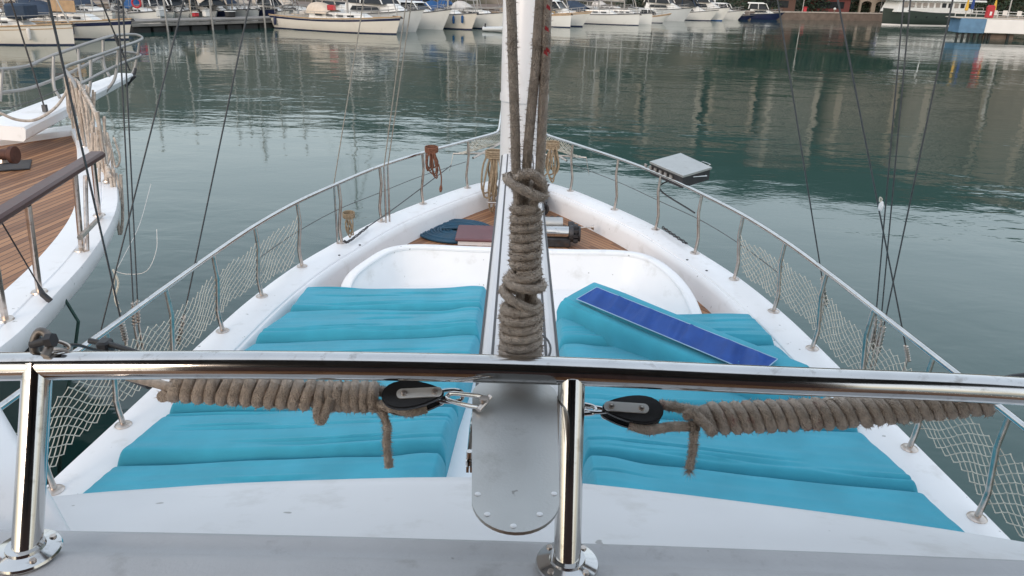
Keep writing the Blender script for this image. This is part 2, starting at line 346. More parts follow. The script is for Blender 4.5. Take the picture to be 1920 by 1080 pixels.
CAP = [(.05, 1.95), (.05, 2.085), (.072, 2.09), (.078, 2.12), (.078, 2.18), (.068, 2.196), (.05, 2.2), (-.185, 2.2), (-.20, 2.193), (-.205, 2.182), (-.225, 2.182), (-.245, 2.165), (-.258, 2.12), (-.29, 1.97)]
mb = MB()
for sx in (1, -1):
    rows = [[(XC + sx * off(i, o).x, off(i, o).y, z) for o, z in CAP] for i in range(len(SP))]
    mb.loft(rows, flip=sx > 0)
mb.build('gunwale', M_white, boat, True, 35)
mb = MB()
for sx in (1, -1):
    rows = []
    for i in range(len(SP)):
        o = off(i, .045); f = max(0, (o.y - 3) / 6.8)
        rows.append([(XC + sx * o.x * k, o.y - d * f, z) for k, d, z in ((1, 0, 2.09), (.97, .15, 1.4), (.86, .6, .5), (.7, 1.1, -.4))])
    mb.loft(rows, flip=sx < 0)
mb.build('hull', M_hullw, boat, True, 50)
mb = MB()
for sx in (1, -1):
    rows = []
    for i in range(len(SP)):
        o = off(i, .056); f = max(0, (o.y - 3) / 6.8)
        rows.append([(XC + sx * (o.x * k + .006), o.y - d * f, z) for k, d, z in ((1, 0, 2.0), (.992, .04, 1.86))])
    mb.loft(rows, flip=sx < 0)
mb.build('rubbing_strake', M_navy, boat, True)
mb = MB(); n_ = len(SP)
rows = [[(XC - off(i, -.28).x, off(i, -.28).y, 1.98), (XC + off(i, -.28).x, off(i, -.28).y, 1.98)] for i in range(14, n_)]
mb.loft(rows, flip=True); mb.build('foredeck', M_teak, boat, False)
mb = MB(); mb.box((XC, 8.45, 1.986), (.09, 1.3, .006)); mb.build('king_plank', mat('teak_king_plank', (.30, .155, .08), .6, var=.25, vscale=12, stretch=(8, 1, 1)), boat, False)
# sunbed base
OUT = [(2.0, 1.9), (2.0, 2.6), (1.97, 3.2), (1.92, 3.8), (1.85, 4.4), (1.77, 4.9), (1.66, 5.25), (1.47, 5.3)]
mb = MB(); poly = [(XC + x, y) for x, y in OUT] + [(XC + 1.29, 5.88), (XC + 1.10, 6.26), (XC - 1.10, 6.26), (XC - 1.29, 5.88)] + [(XC - x, y) for x, y in OUT[::-1]]
mb.prism(poly, 1.985, 2.07); mb.build('sunbed_base', M_white, boat, True, 30)
# backrest shell
RIM = [(-1.415, 5.66, 2.22), (-1.37, 5.82, 2.36), (-1.26, 6.08, 2.41), (-1.12, 6.33, 2.43), (-.90, 6.43, 2.43), (-.45, 6.43, 2.425), (0, 6.43, 2.425), (.45, 6.43, 2.425), (.90, 6.43, 2.43), (1.12, 6.33, 2.43), (1.26, 6.08, 2.41), (1.36, 5.78, 2.35), (1.41, 5.5, 2.24), (1.43, 5.22, 2.10)]
rp_ = [Vector((p.x, p.y, p.z - .045)) for p in cat_rom(RIM, 6)]; mb = MB(); rows = []
for i, p in enumerate(rp_):
    a = rp_[max(0, i - 1)]; b = rp_[min(len(rp_) - 1, i + 1)]; t = Vector((b.x - a.x, b.y - a.y, 0)).normalized(); nin = Vector((t.y, -t.x, 0)); z = p.z
    hh = z - 2.06
    sec = [(-.10, 1.975), (-.075, z - .05), (-.06, z - .015), (-.045, z - .002), (-.03, z), (.012, z), (.024, z - .004), (.030, z - .014), (.028, z - .03), (.020, z - .036)]
    sec += [(.022 + .13 * u + .05 * max(0, u - .75) ** 2 * 16 * .6 * min(1, hh / .3), z - .04 - (hh - .035) * u) for u in (.05, .2, .4, .6, .75, .85, .93, 1)]
    rows.append([(XC + p.x + nin.x * o, p.y + nin.y * o, zz) for o, zz in sec])
mb.loft(rows, flip=True); mb.build('backrest_shell', M_white, boat, True, 38)
# cabin brow (front edge of the upper deck)
BF = [(-1.7, 1.25), (-1.4, 1.36), (-1.06, 1.454), (-.83, 1.497), (-.58, 1.534), (-.13, 1.575), (.19, 1.565), (.7, 1.49), (1.1, 1.414), (1.4, 1.33), (1.7, 1.2)]
bf = cat_rom([(x, y, 0) for x, y in BF], 4); mb = MB(); rows = []
for p in bf:
    row = []
    for t in (0, .15, .3, .5, .7, .85, .94): row.append((p.x, 1.0 + (p.y - 1.0) * t, H - .975 - .125 * t - .05 * t * t))
    row += [(p.x, p.y - .008, H - 1.143), (p.x, p.y, H - 1.15), (p.x, p.y + .004, H - 1.16), (p.x, p.y - .01, H - 1.21), (p.x, p.y - .05, H - 1.25), (p.x * 1.1, p.y - .1, 2.0)]
    rows.append(row)
mb.loft(rows, flip=True); mb.build('cabin_brow', M_white, boat, True, 50)
# grey ledge carrying the railing
LEDGE = [(1.125, -1.03), (1.122, -.965), (1.115, -.95), (1.10, -.944), (1.075, -.946), (1.058, -.946), (1.045, -.938), (1.032, -.924), (1.01, -.917), (.95, -.915), (.90, -.915), (.875, -.93), (.86, -.97), (.86, -1.65)]
mb = MB(); rows = []
for k in range(15):
    x = -2.1 + .3 * k; rows.append([(x, y - .012 * x * x, H + z) for y, z in LEDGE])
mb.loft(rows); mb.build('ledge', M_ledge, boat, True, 50)
mb = MB(); mb.box((0, -1.85, H - 1.68), (4.4, 4.8, .06)); mb.build('upper_deck', M_teak2, boat, False)
mb = MB(); rows = []
for i in range(9):
    x = -2.0 + .5 * i; zz = H + .85 - .045 * x * x; y0 = .62 - .03 * x * x
    rows.append([(x, y0 - .01, zz - .07), (x, y0 + .01, zz), (x, -1.0, zz + .06), (x, -2.2, zz + .06), (x, -4.0, zz), (x, -4.0, zz - .03), (x, -2.2, zz + .03), (x, -1.0, zz + .03), (x, y0 - .03, zz - .05)])
mb.loft(rows, closed=True); mb.build('awning', M_shade, boat, True, 60)
for sx in (-1.9, 1.9):
    for y in (-3.9, -.6): mb = MB(); mb.tube([(sx, y, H - 1.65), (sx, y, H + .68)], .018, 10); mb.build('awning_pole', M_chrome, boat)
mb = MB(); mb.box((0, -1.5, H - .52), (3.6, .08, 2.26), bev=.02); dark_wall = mb.build('added_dark_wall', M_wood, boat)  # unseen wall added behind the camera to darken the chrome rail's reflections
for k in range(3): mb = MB(); mb.box((-1.1 + 1.1 * k, -1.455, H + .15), (.95, .02, .6), bev=.008); mb.build('window', M_glass, dark_wall)  # dark panes of the added wall, also out of view
# white side wing at far left
mb = MB(); a, b, c = Pd(-6, 765, 1.74), Pd(62, 884, 1.54), Pd(130, 1008, 1.44)
prof = cat_rom([a + (a - b) * .8, a, b, c, c + (c - b) * .8], 6)
rows = []
for p in prof: rows.append([Vector((p.x, p.y + .02, 2.6)), Vector((p.x + .004, p.y + .012, p.z - .02)), Vector((p.x, p.y + .004, p.z - .004)), Vector((p.x - .012, p.y, p.z)), Vector((p.x - .3, p.y - .03, p.z + .03)), Vector((p.x - .9, p.y - .08, p.z + .10))])
mb.loft(rows, flip=True); mb.build('side_wing', M_white, boat, True, 60)

# foreground guard rail
RAIL = [(-1.9, 1.03, -.652), (-1.3, 1.11, -.645), (-.873, 1.145, -.636), (-.434, 1.151, -.621), (.004, 1.153, -.616), (.443, 1.151, -.621), (.882, 1.149, -.627), (1.3, 1.12, -.645), (1.9, 1.05, -.655)]
mb = MB(); mb.tube([Vector((x, y, H + z)) for x, y, z in [tuple(p) for p in cat_rom(RAIL, 6)]], .0245, 28); rail = mb.build('guard_rail', M_chrome, boat)
FL = [(0, -.001), (.052, -.001), (.0535, .003), (.052, .007), (.040, .0105), (.031, .013), (.0295, .018), (0, .018)]
for px, fx, rx in ((75, -.802, -.808), (1075, .107, .107)):
    base = Vector((fx, 1.008 if fx < 0 else 1.018, H - .914)); topz = Vector((rx, 1.148, H - .628))
    m1 = MB(); m1.tube([base + Vector((0, 0, .004)), base.lerp(topz, .96), topz], .0232, 26); post = m1.build('post', M_chrome, rail)
    m2 = MB(); m2.lathe(FL, base, 36); fl_ = m2.build('flange', M_chrome, rail)
    for k in range(4):
        q = R(45 + 90 * k); m3 = MB(); m3.lathe([(0, 0), (.006, 0), (.005, .004), (0, .004)], base + Vector((.041 * math.cos(q), .041 * math.sin(q), .0095)), 10); m3.build('screw', M_steel, rail)

# side rails, stanchions, nets
STY = [-1.0, -.2, .6, 1.25, 1.87, 2.48, 3.08, 3.68, 4.31, 4.94, 5.6, 6.3, 6.98, 7.72, 8.44, 9.22]
RZ = 2.79
for sx, nm in ((-1, 'left'), (1, 'right')):
    pts = [Vector((XC + sx * (hb(y) if y < 9.5 else .3), y, RZ)) for y in (-2, -1, 0, 1, 2, 3.08, 3.68, 4.31, 4.94, 5.6, 6.3, 6.98, 7.72, 8.44, 9.22)]
    pts += [Vector((XC + sx * .33, 9.72, RZ + .005)), Vector((XC + sx * .295, 9.86, RZ + .015)), Vector((XC + sx * .28, 10.05, RZ + .03)), Vector((XC + sx * .25, 12.6, RZ + .25)), Vector((XC + sx * .12, 12.85, RZ + .27)), Vector((XC, 12.9, RZ + .27))]
    mb = MB(); mb.tube(cat_rom(pts, 5), .0175, 12); sr = mb.build('side_rail', M_chrome, boat)
    mb = MB(); mb.tube(cat_rom([Vector((XC + sx * (hb(y) + .02), y, 2.52 + .015 * math.sin(y * 3))) for y in (5.6, 6.3, 6.98, 7.72, 8.44, 9.22)], 5), .0035, 6); mb.build('lifeline', M_wire, boat)
    for y in STY:
        x = hb(y); lean = .016
        def sp(o, z): return Vector((XC + sx * (x + o), y + .004, z))
        mb = MB(); mb.lathe([(0, 0), (.045, 0), (.047, .004), (.042, .010), (.024, .016), (0, .016)], sp(0, G - .001), 16)
        mb.tube([sp(0, G + .01), sp(.012, G + .10), sp(lean, G + .16)], .0155, 12)
        mb.tube([sp(lean, G + .16), sp(lean - .005, G + .20), sp(-.012, G + .41), sp(-.010, G + .44), sp(0, RZ - .005)], .0148, 12)
        mb.build('stanchion', M_steel, boat)
# bowsprit and its net
mb = MB(); mb.loft([[(XC - w, y, z - .12), (XC + w, y, z - .12), (XC + w, y, z + .06), (XC - w, y, z + .06)] for y, w, z in ((8.3, .15, 2.28), (9.7, .15, 2.36), (12.9, .10, 2.62))], closed=True, flip=True)
mb.add([(XC - .1, 12.9, 2.5), (XC + .1, 12.9, 2.5), (XC + .1, 12.9, 2.68), (XC - .1, 12.9, 2.68)], [(0, 1, 2, 3)])
mb.build('bowsprit', M_white, boat)
def diamond_net(p00, fx, fz, nu, nv, r, jit, sag=.0, top=None):
    mb = MB(); P = {}
    for i in range(nu + 1):
        for j in range(nv + 1):
            if (i + j) % 2 == 0: P[i, j] = p00(i / nu, j / nv) + Vector((random.uniform(-jit, jit), random.uniform(-jit, jit), random.uniform(-jit, jit)))
    for (i, j), p in P.items():
        for q in ((i + 1, j + 1), (i + 1, j - 1)):
            if q in P:
                mid = p.lerp(P[q], .5) + Vector((0, 0, -.002)); mb.tube([p, mid, P[q]], r, 4, False)
        mb.lathe([(0, -r * 1.6), (r * 1.9, 0), (0, r * 1.6)], p, 5)
    return mb
for sx in (-1, 1):
    def fn(u, v, sx=sx):
        y = .6 + u * (6.27 - .6); endf = max(0, (u - .87) / .13)
        z = G + .09 + .335 * v + .012 * math.sin(u * 95) - .02 * math.sin(u * 21)
        if sx < 0: z += (.06 - .10 * (1 - v)) * endf
        return Vector((XC + sx * (hb(y) + .042 - .045 * v + .012 * math.sin(u * 40 + v * 3)), y, z))
    diamond_net(fn, 0, 0, 150, 12, .0028, .0024).build('safety_net', M_net, boat)
for sx in (-1, 1):
    a = Vector((XC + sx * .62, 9.25, RZ - .03)); b = Vector((XC + sx * .28, 10.1, RZ - .01)); c = Vector((XC + sx * .78, 9.75, G + .33)); d = Vector((XC + sx * .26, 10.3, G + .36))
    def fn(u, v, a=a, b=b, c=c, d=d): return (a.lerp(b, u)).lerp(c.lerp(d, u), v) + Vector((0, 0, -.07 * math.sin(math.pi * v)))
    diamond_net(fn, 0, 0, 22, 16, .0042, .004).build('bow_net', M_net, boat)
    mb = MB(); e0 = Vector((XC + sx * .86, 9.75, G + .31)); mb.tube([e0, Vector((XC + sx * .2, 9.8, G + .33))], .012, 8)
    mb.tube([e0 + Vector((0, 0, .01)), e0 + Vector((sx * .02, -.02, -.1)), e0 + Vector((sx * .05, -.02, -.22))], .003, 5)
    mb.tube([Vector((XC + sx * .58, 9.3, G + .36)), Vector((XC + sx * .22, 9.9, G + .46))], .014, 8); mb.build('net_spreader', M_steel, boat)
# deck fittings: gunwale bolts, cleat
mb = MB()
for x, y in ((-1.66, 6.62), (-1.53, 6.93), (1.72, 6.5), (1.60, 6.78)): mb.lathe([(0, 0), (.012, 0), (.011, .006), (0, .008)], (XC + x, y, 2.199), 10)
mb.build('deck_bolts', M_dark, boat)
mb = MB(); mb.box((-.2, 8.75, 2.16), (.24, .1, .02), bev=.008); mb.box((-.2, 8.75, 2.07), (.05, .05, .18), bev=.01); mb.build('cleat', M_steel, boat)

# mast
mb = MB(); mx_, my_ = .028, 3.28
mb.lathe([(.0, 2.0), (.105, 2.0), (.105, 2.04), (.098, 2.06), (.098, H - .47), (.103, H - .465), (.103, H - .44), (.099, H - .43), (.099, 9), (.09, 14), (.09, 15), (0, 15)], (mx_, my_, 0), 40)
mast = mb.build('mast', M_boom); tag(mast, 'white painted mast standing behind the three grey ropes at the boom end', 'mast')

# boom
boom = thing('boom', 'white box boom with dark edge trims pointing aft to its grey steel plate', 'boom', (.018, 2, H - .67))
bz = H - .67; B0, B1 = 1.165, 3.16
mb = MB(); w = .075
prof = [(-w, -.15), (-w + .01, -.16), (w - .01, -.16), (w, -.15), (w, -.012), (w - .004, -.004), (w - .012, 0), (w - .02, 0), (w - .021, -.004), (w - .025, -.004), (w - .026, 0), (-w + .026, 0), (-w + .025, -.004), (-w + .021, -.004), (-w + .02, 0), (-w + .012, 0), (-w + .004, -.004), (-w, -.012)]
mb.loft([[(.018 + x, y, bz + z) for x, z in prof] for y in (B0, 1.4, 2, B1)], closed=True)
mb.add([(.018 + x, B0, bz + z) for x, z in prof], [tuple(range(len(prof)))]); mb.add([(.018 + x, B1, bz + z) for x, z in prof], [tuple(range(len(prof) - 1, -1, -1))])
mb.build('boom_beam', M_boom, boom, True, 25)
mb = MB()
for sx in (-1, 1):
    mb.box((.018 + sx * (w + .0015), (B0 + B1) / 2, bz - .012), (.0045, B1 - B0 + .02, .008)); mb.box((.018 + sx * (w - .023), (B0 + B1) / 2, bz - .0025), (.0034, B1 - B0, .002))
mb.build('edge_trim', M_rubber, boom)
mb = MB(); mb.box((.02, B1 + .03, bz - .07), (.06, .1, .08), bev=.01); mb.lathe([(0, -.12), (.02, -.12), (.02, .08), (0, .08)], (.028, B1 + .05, bz - .05), 14); mb.build('gooseneck', M_steel, boom)
# end plate
pl = MB(); TL, TR, BL, BR = -.063, .083, -.047, .074
def plate_outline(n=18):
    out = []; y1, y0 = 1.145, .862; xm1, xm0 = (TL + TR) / 2, (BL + BR) / 2
    for k in range(n + 1): a = math.pi * k / n; out.append((xm1 + (TR - TL) / 2 * math.cos(a), y1 + .063 * math.sin(a)))
    for k in range(n + 1): a = math.pi + math.pi * k / n; out.append((xm0 + (BR - BL) / 2 * math.cos(a), y0 + .072 * math.sin(a)))
    return out
po = plate_outline(); pz = H - .664
pl.prism(po, pz, pz + .005); plate = pl.build('end_plate', M_plate, boom, True, 30)
mb = MB()
for x, y in ((-.039, .866), (.067, .872), (-.024, .824), (.046, .827), (.011, .802)): mb.lathe([(0, .004), (.0043, .004), (.0043, .0058), (.0032, .0064), (0, .0064)], (x, y, pz), 14)
mb.build('white_plugs', M_white, plate)
mb = MB(); c0 = Pz(880, 862, bz - .02); mb.tube([Pz(893, 745, bz - .012), Pz(884, 800, bz - .012), Pz(879, 858, bz - .012)], .0035, 8); mb.box(c0, (.010, .022, .012), bev=.002); mb.box(Pz(877, 876, bz - .02), (.004, .014, .010)); mb.box(Pz(884, 876, bz - .02), (.004, .014, .010)); mb.lathe([(0, -.006), (.005, -.006), (.005, .006), (0, .006)], Pz(880, 852, bz - .006), 12)
mb.build('wire_terminal', M_chrome, boom)
mb = MB(); lc = Pz(984, 652, bz + .012); ring = [lc + Vector((.050 * math.cos(a), .062 * math.sin(a), .006 * math.sin(2 * a))) for a in [2 * math.pi * k / 32 for k in range(32)]]
mb.tube(ring, .0022, 8, closed=True); mb.build('wire_loop', M_wire, boom)

# ------------------------------------------------------------------ ropes at the boom
def helix(p0, p1, rad, turns, sub=22, phase=0, wob=.03, slant=0):
    p0, p1 = Vector(p0), Vector(p1); ax = (p1 - p0).normalized(); u = ax.cross(Vector((0, 1, 0))) if abs(ax.y) < .9 else ax.cross(Vector((1, 0, 0))); u.normalize(); w_ = ax.cross(u)
    r0, r1 = rad if isinstance(rad, tuple) else (rad, rad); out = []; N = int(turns * sub); amp = 0
    for i in range(N + 1):
        t = i / N; a = 2 * math.pi * turns * t + phase; k = int(turns * t)
        rr = (r0 + (r1 - r0) * t) * (1 + wob * noise.noise(Vector((a * .35, turns, 1.7))) * 2)
        rel = u * math.cos(a) + w_ * math.sin(a)
        out.append(p0.lerp(p1, t) + rel * rr - ax * slant * rel.z * (1 + .5 * noise.noise(Vector((a * .16, 4, turns)))) + ax * .0014 * noise.noise(Vector((a * .3, 9, turns))))
    return out
YB = 1.26
def B(px, py, dy=0): return Py(px, py, YB + dy)
sheet = thing('coiled_sheet_rope', 'thick grey rope wound in stacked turns around three hanging falls above the white boom', 'rope', tuple(B(975, 668)))
mb = MB(); falls = []
for pts in ([(930, -700), (958, 0), (961, 100), (966, 250), (968, 330), (972, 390), (976, 520), (972, 600), (972, 668)], [(1070, -700), (1013, 0), (1007, 100), (997, 200), (990, 280), (986, 350), (984, 420), (988, 540), (990, 600), (988, 668)], [(1062, -700), (1026, 0), (1023, 100), (1018, 200), (1012, 320), (1004, 370), (994, 420), (998, 540), (1002, 600), (1000, 668)]):
    L3 = []
    for i, (x, y) in enumerate(pts): L3.append(B(x, y, .014 if (len(falls) == 1 and y > 330) else (-.004 if y < 330 else 0)))
    c = cat_rom(L3, 10); falls.append(c); mb.tube(c, .0080, 12)
fz = MB()
for c in falls: fuzz(mb, c, .0080, 900, .006)
fo = mb.build('falls', M_rope, sheet)
mb = MB()
for a, b, rad, tn, ph in (((976, 674), (978, 572), (.0325, .031), 6.3, .4), ((984, 508), (987, 386), (.0205, .0195), 7.2, 1.0)):
    h = helix(B(*a, -.004), B(*b, -.004), rad, tn, phase=ph); mb.tube(h, .0087, 12); fuzz(mb, h, .0087, 1900, .006)
def loop(cx, cy, rx, ry, tilt, r=.0087, a0=0, a1=360, dz=0):
    c = B(cx, cy, -.004); pts = []
    for k in range(33):
        a = R(a0 + (a1 - a0) * k / 32); pts.append(c + Vector((rx * math.cos(a), -ry * math.sin(a), tilt * math.cos(a) + dz * k / 32)))
    return pts
for args in ((984, 530, .031, .030, -.004), (977, 560, .032, .030, -.016), (985, 350, .031, .029, -.014), (984, 514, .023, .024, .003)):
    h = loop(*args); mb.tube(h, .0087, 12); fuzz(mb, h, .0087, 260, .006)
h = cat_rom([B(1018, 362, -.012), B(1014, 340, -.022), B(994, 326, -.026), B(972, 334, -.022), B(968, 352, -.006)], 8); mb.tube(h, .0088, 12); fuzz(mb, h, .0088, 260, .006)
mb.build('wound_turns', M_rope, sheet)
mb = MB()
for x, y in ((1024, 15), (1021, 55), (1023, 95), (1019, 100)): 
    q = B(x, y, -.014); mb.add([q, q + Vector((.006, -.003, .002)), q + Vector((.001, -.003, .006)), q + Vector((.007, -.004, -.004))], [(0, 1, 2), (0, 3, 1)])
mb.build('whipping_thread', M_red, sheet)

def hang_rope(name, label, axis, secs, tail, r, m, extra=None, tailr=.007, fray=False):
    root = thing(name, label, 'rope', tuple(axis[0]), group=None); mb = MB(); 
    for a, b, rad, tn, ph, sl in secs:
        h = helix(a, b, rad, tn, phase=ph, slant=sl, wob=.04); mb.tube(h, r, 12); fuzz(mb, h, r, 1500, .006)
    mb.build('wound_turns', m, root)
    mb = MB(); mb.tube(axis, .009, 10)
    for e in extra or (): c = cat_rom(e, 8); mb.tube(c, r * .82, 12); fuzz(mb, c, r * .82, 250, .006)
    mb.build('core_strand', m, root)
    mb = MB(); c = cat_rom(tail, 8); mb.tube(c, [tailr * (1 + .1 * math.sin(i * .9)) for i in range(len(c))], 12); fuzz(mb, c, tailr, 420, .006)
    if fray:
        e = c[-1]
        for k in range(110): 
            d = Vector((random.gauss(-.2, .7), random.gauss(0, .5), -random.uniform(.2, 1))).normalized() * random.uniform(.008, .024); s_ = Vector((.0008, 0, .0003)); mb.add([e + d * -.3 - s_, e + d * -.3 + s_, e + d], [(0, 1, 2)])
    mb.build('loose_tail', m, root); return root
D = 1.36
def Q(x, y, d=D): return Pd(x, y, d)
hang_rope('tackle_rope', 'grey tackle rope wound in slanting turns under the rail left of the steel plate', [Q(700, 742), Q(585, 742), Q(320, 726), Q(240, 705, 1.42)],
    [(Q(706, 744), Q(592, 743), .0185, 7, 0, .003), (Q(583, 741), Q(316, 724), .019, 12, .5, .010)],
    [Q(706, 762, 1.345), Q(718, 776, 1.335), Q(726, 802, 1.33), Q(725, 835, 1.33), Q(730, 877, 1.33)], .0108, M_rope,
    [[Q(742, 742), Q(722, 736), Q(704, 730)], [Q(800, 765, 1.33), Q(770, 772, 1.325), Q(735, 766, 1.33), Q(706, 758, 1.345)], [Q(600, 742, 1.335), Q(596, 775, 1.335), Q(602, 789, 1.335), Q(612, 768, 1.335), Q(622, 745, 1.335)]])
hang_rope('tackle_rope', 'grey tackle rope with red flecks wound under the rail right of the steel post', [Q(1322, 784), Q(1500, 776), Q(1842, 752), Q(1960, 740, 1.42), Vector((1.85, 1.07, H - .66))],
    [(Q(1322, 785), Q(1560, 775), .0195, 11, 0, .006)],
    [Q(1300, 788, 1.335), Q(1301, 815, 1.33), Q(1299, 845, 1.33), Q(1292, 880, 1.33)], .0108, M_redrope,
    [[Q(1236, 758, 1.36), Q(1275, 765, 1.36), Q(1318, 772, 1.36)], [Q(1180, 796, 1.335), Q(1215, 806, 1.33), Q(1260, 800, 1.335), Q(1310, 800, 1.34)], [Q(1285, 780, 1.33), Q(1300, 776, 1.32), Q(1325, 798, 1.32), Q(1335, 810, 1.34)]], fray=True)
r2 = bpy.data.objects['tackle_rope.001']
mb = MB(); h = helix(Q(1560, 775), Q(1845, 753), (.0195, .016), 12.5, slant=.009, wob=.08); mb.tube(h, .0108, 12); fuzz(mb, h, .0108, 1300, .006); mb.build('wound_turns', M_rope, r2)

def pulley(label, ctr, tip, dep, flipn, length):
    a, b = Pd(*ctr, dep), Pd(*tip, dep); X = (b - a).normalized(); Nn = (EYE - a); Nn = Nn + Vector((0, .25, .55)); Nn = (Nn - X * Nn.dot(X)).normalized(); Yv = Nn.cross(X)
    T = Matrix((( X.x, Yv.x, Nn.x, a.x), (X.y, Yv.y, Nn.y, a.y), (X.z, Yv.z, Nn.z, a.z), (0, 0, 0, 1)))
    root = thing('pulley_block', label, 'pulley', tuple(a), group='pulley blocks at the boom end')
    tear = []
    for k in range(28):
        t = 2 * math.pi * k / 28; c, s_ = math.cos(t), math.sin(t); tear.append((length * .5 * c, length * .235 * s_ * (1 - .34 * c)))
    mb = MB(T)
    for z0, z1 in ((.010, .0165), (-.0165, -.010)):
        mb.prism([(x * .94, y * .9) for x, y in tear], z1 - .0, z1 + .0025); mb.prism(tear, z0, z1)
    mb.build('cheek', M_black, root, True, 30)
    mb = MB(T); mb.lathe([(0, -.0095), (length * .2, -.0095), (length * .15, -.003), (length * .15, .003), (length * .2, .0095), (0, .0095)], (-length * .08, 0, 0), 22); mb.build('sheave', M_dark, root)
    mb = MB(T)
    def cap2(x0, x1, r, n=8):
        o = [(x1 + r * math.cos(a_), r * math.sin(a_)) for a_ in [-math.pi / 2 + math.pi * k / n for k in range(n + 1)]]
        return o + [(x0 + r * math.cos(a_), r * math.sin(a_)) for a_ in [math.pi / 2 + math.pi * k / n for k in range(n + 1)]]
    mb.prism(cap2(-length * .17, length * .40, .0088), .019, .0222); mb.prism(cap2(-length * .17, length * .40, .0088), -.0222, -.019); st = mb.build('strap', M_strap, root, True, 30)
    mb = MB(T)
    for x in (-length * .13, length * .36): mb.lathe([(0, .022), (.0055, .022), (.0045, .0255), (0, .0262)], (x, 0, 0), 12)
    mb.build('rivets', M_steel, st)
    mb = MB(T); L5 = length * .5
    mb.tube(cat_rom([(L5 * .7, .004, .008), (L5 * 1.15, .008, .008), (L5 * 1.5, .006, .006), (L5 * 1.58, 0, 0), (L5 * 1.5, -.006, -.006), (L5 * 1.15, -.008, -.008), (L5 * .7, -.004, -.008)], 4), .0036, 8); mb.build('eye_strap', M_chrome, root)
    # shackle from the eye to the plate corner
    return root, T
pulley('black pulley block with steel strap shackled to the left corner of the plate', (776, 746), (852, 742), 1.325, 1, .108)
pulley('black pulley block with steel strap hanging right of the steel post', (1184, 773), (1110, 768), 1.35, 1, .108)
for lab, p0, p1 in (('bow shackle joining the left pulley block to the grey steel plate', (842, 743, 1.31), (908, 756, 1.252)), ('bow shackle joining the right pulley block to the steel plate behind the post', (1112, 768, 1.345), (1040, 764, 1.345))):
    a, b = Pd(*p0), Pd(*p1); X = (b - a).normalized(); s_ = X.cross(Vector((0, -.4, .9))).normalized(); ln = (b - a).length
    root = thing('shackle', lab, 'shackle', tuple(a)); mb = MB()
    mb.tube(cat_rom([b + s_ * .011, b.lerp(a, .4) + s_ * .012, a + s_ * .008 + X * .004, a - X * .004, a - s_ * .008 + X * .004, b.lerp(a, .4) - s_ * .012, b - s_ * .011], 6), .0042, 10)
    mb.build('bow', M_chrome, root); mb = MB(); mb.tube([b + s_ * .017, b - s_ * .017], .0048, 10); n3 = s_
    mb.lathe([(0, -.002), (.0085, -.002), (.0085, .003), (0, .003)], b + Vector((0, 0, .007)), 14); mb.build('pin', M_steel, root)
# clamp / lashing at the top of the left post
root = thing('chain_shackle', 'grimy steel shackle tied with chain on the rail above the left post', 'shackle', tuple(Pd(80, 655, 1.3)))
mb = MB(); c0 = Pd(84, 642, 1.3)
mb.tube(cat_rom([Pd(66, 668, 1.31), Pd(64, 640, 1.30), Pd(74, 622, 1.30), Pd(88, 628, 1.30), Pd(92, 650, 1.29), Pd(84, 668, 1.28)], 6), .0072, 12)
mb.build('bow', M_grime, root); mb = MB()
mb.tube([Pd(60, 646, 1.30), Pd(98, 636, 1.29)], .0075, 12); mb.lathe([(0, -.006), (.0125, -.006), (.0125, .006), (0, .006)], Pd(95, 638, 1.285), 6, Matrix.Rotation(R(80), 3, 'Y'))
mb.build('pin', M_dark, root)
mb = MB(); mb.tube(cat_rom([Pd(90, 650, 1.29), Pd(105, 640, 1.3), Pd(128, 648, 1.31), Pd(126, 656, 1.31), Pd(105, 655, 1.3), Pd(92, 656, 1.29)], 6), .0034, 10); mb.build('chain_link', M_steel, root)
mb = MB(); mb.tube(cat_rom([Pd(122, 648, 1.31), Pd(145, 647, 1.36), Pd(175, 655, 1.42), Pd(215, 664, 1.5)], 6), .003, 8); mb.build('line', M_black, root)
root = thing('black_jammer', 'black clamp with two bars gripping the tackle rope end behind the left rail', 'clamp', tuple(Pd(225, 668, 1.5)))
mb = MB(); mb.box(Pd(198, 655, 1.5), (.024, .03, .04), bev=.004); mb.build('clamp_body', M_black, root)
mb = MB(); mb.tube([Pd(168, 639, 1.5), Pd(215, 648, 1.49), Pd(292, 672, 1.45)], .006, 10); mb.tube([Pd(222, 700, 1.47), Pd(280, 722, 1.42)], .008, 10); mb.build('bar', M_black, root)
root = thing('black_boathook', 'black bar pointing in over the rail at the right picture edge', 'boat hook', tuple(Pd(1920, 712, 1.6)))
mb = MB(); pe = Vector((1.86, 1.08, H - .63)); mb.tube([Pd(1860, 713, 1.6), Pd(1900, 709, 1.6), Pd(1990, 700, 1.60), pe], [.005, .009, .01, .012], 10); mb.tube([Pd(1878, 716, 1.6), Pd(1990, 722, 1.60), pe - Vector((0, 0, .03))], .006, 10); mb.build('pole', M_black, root)

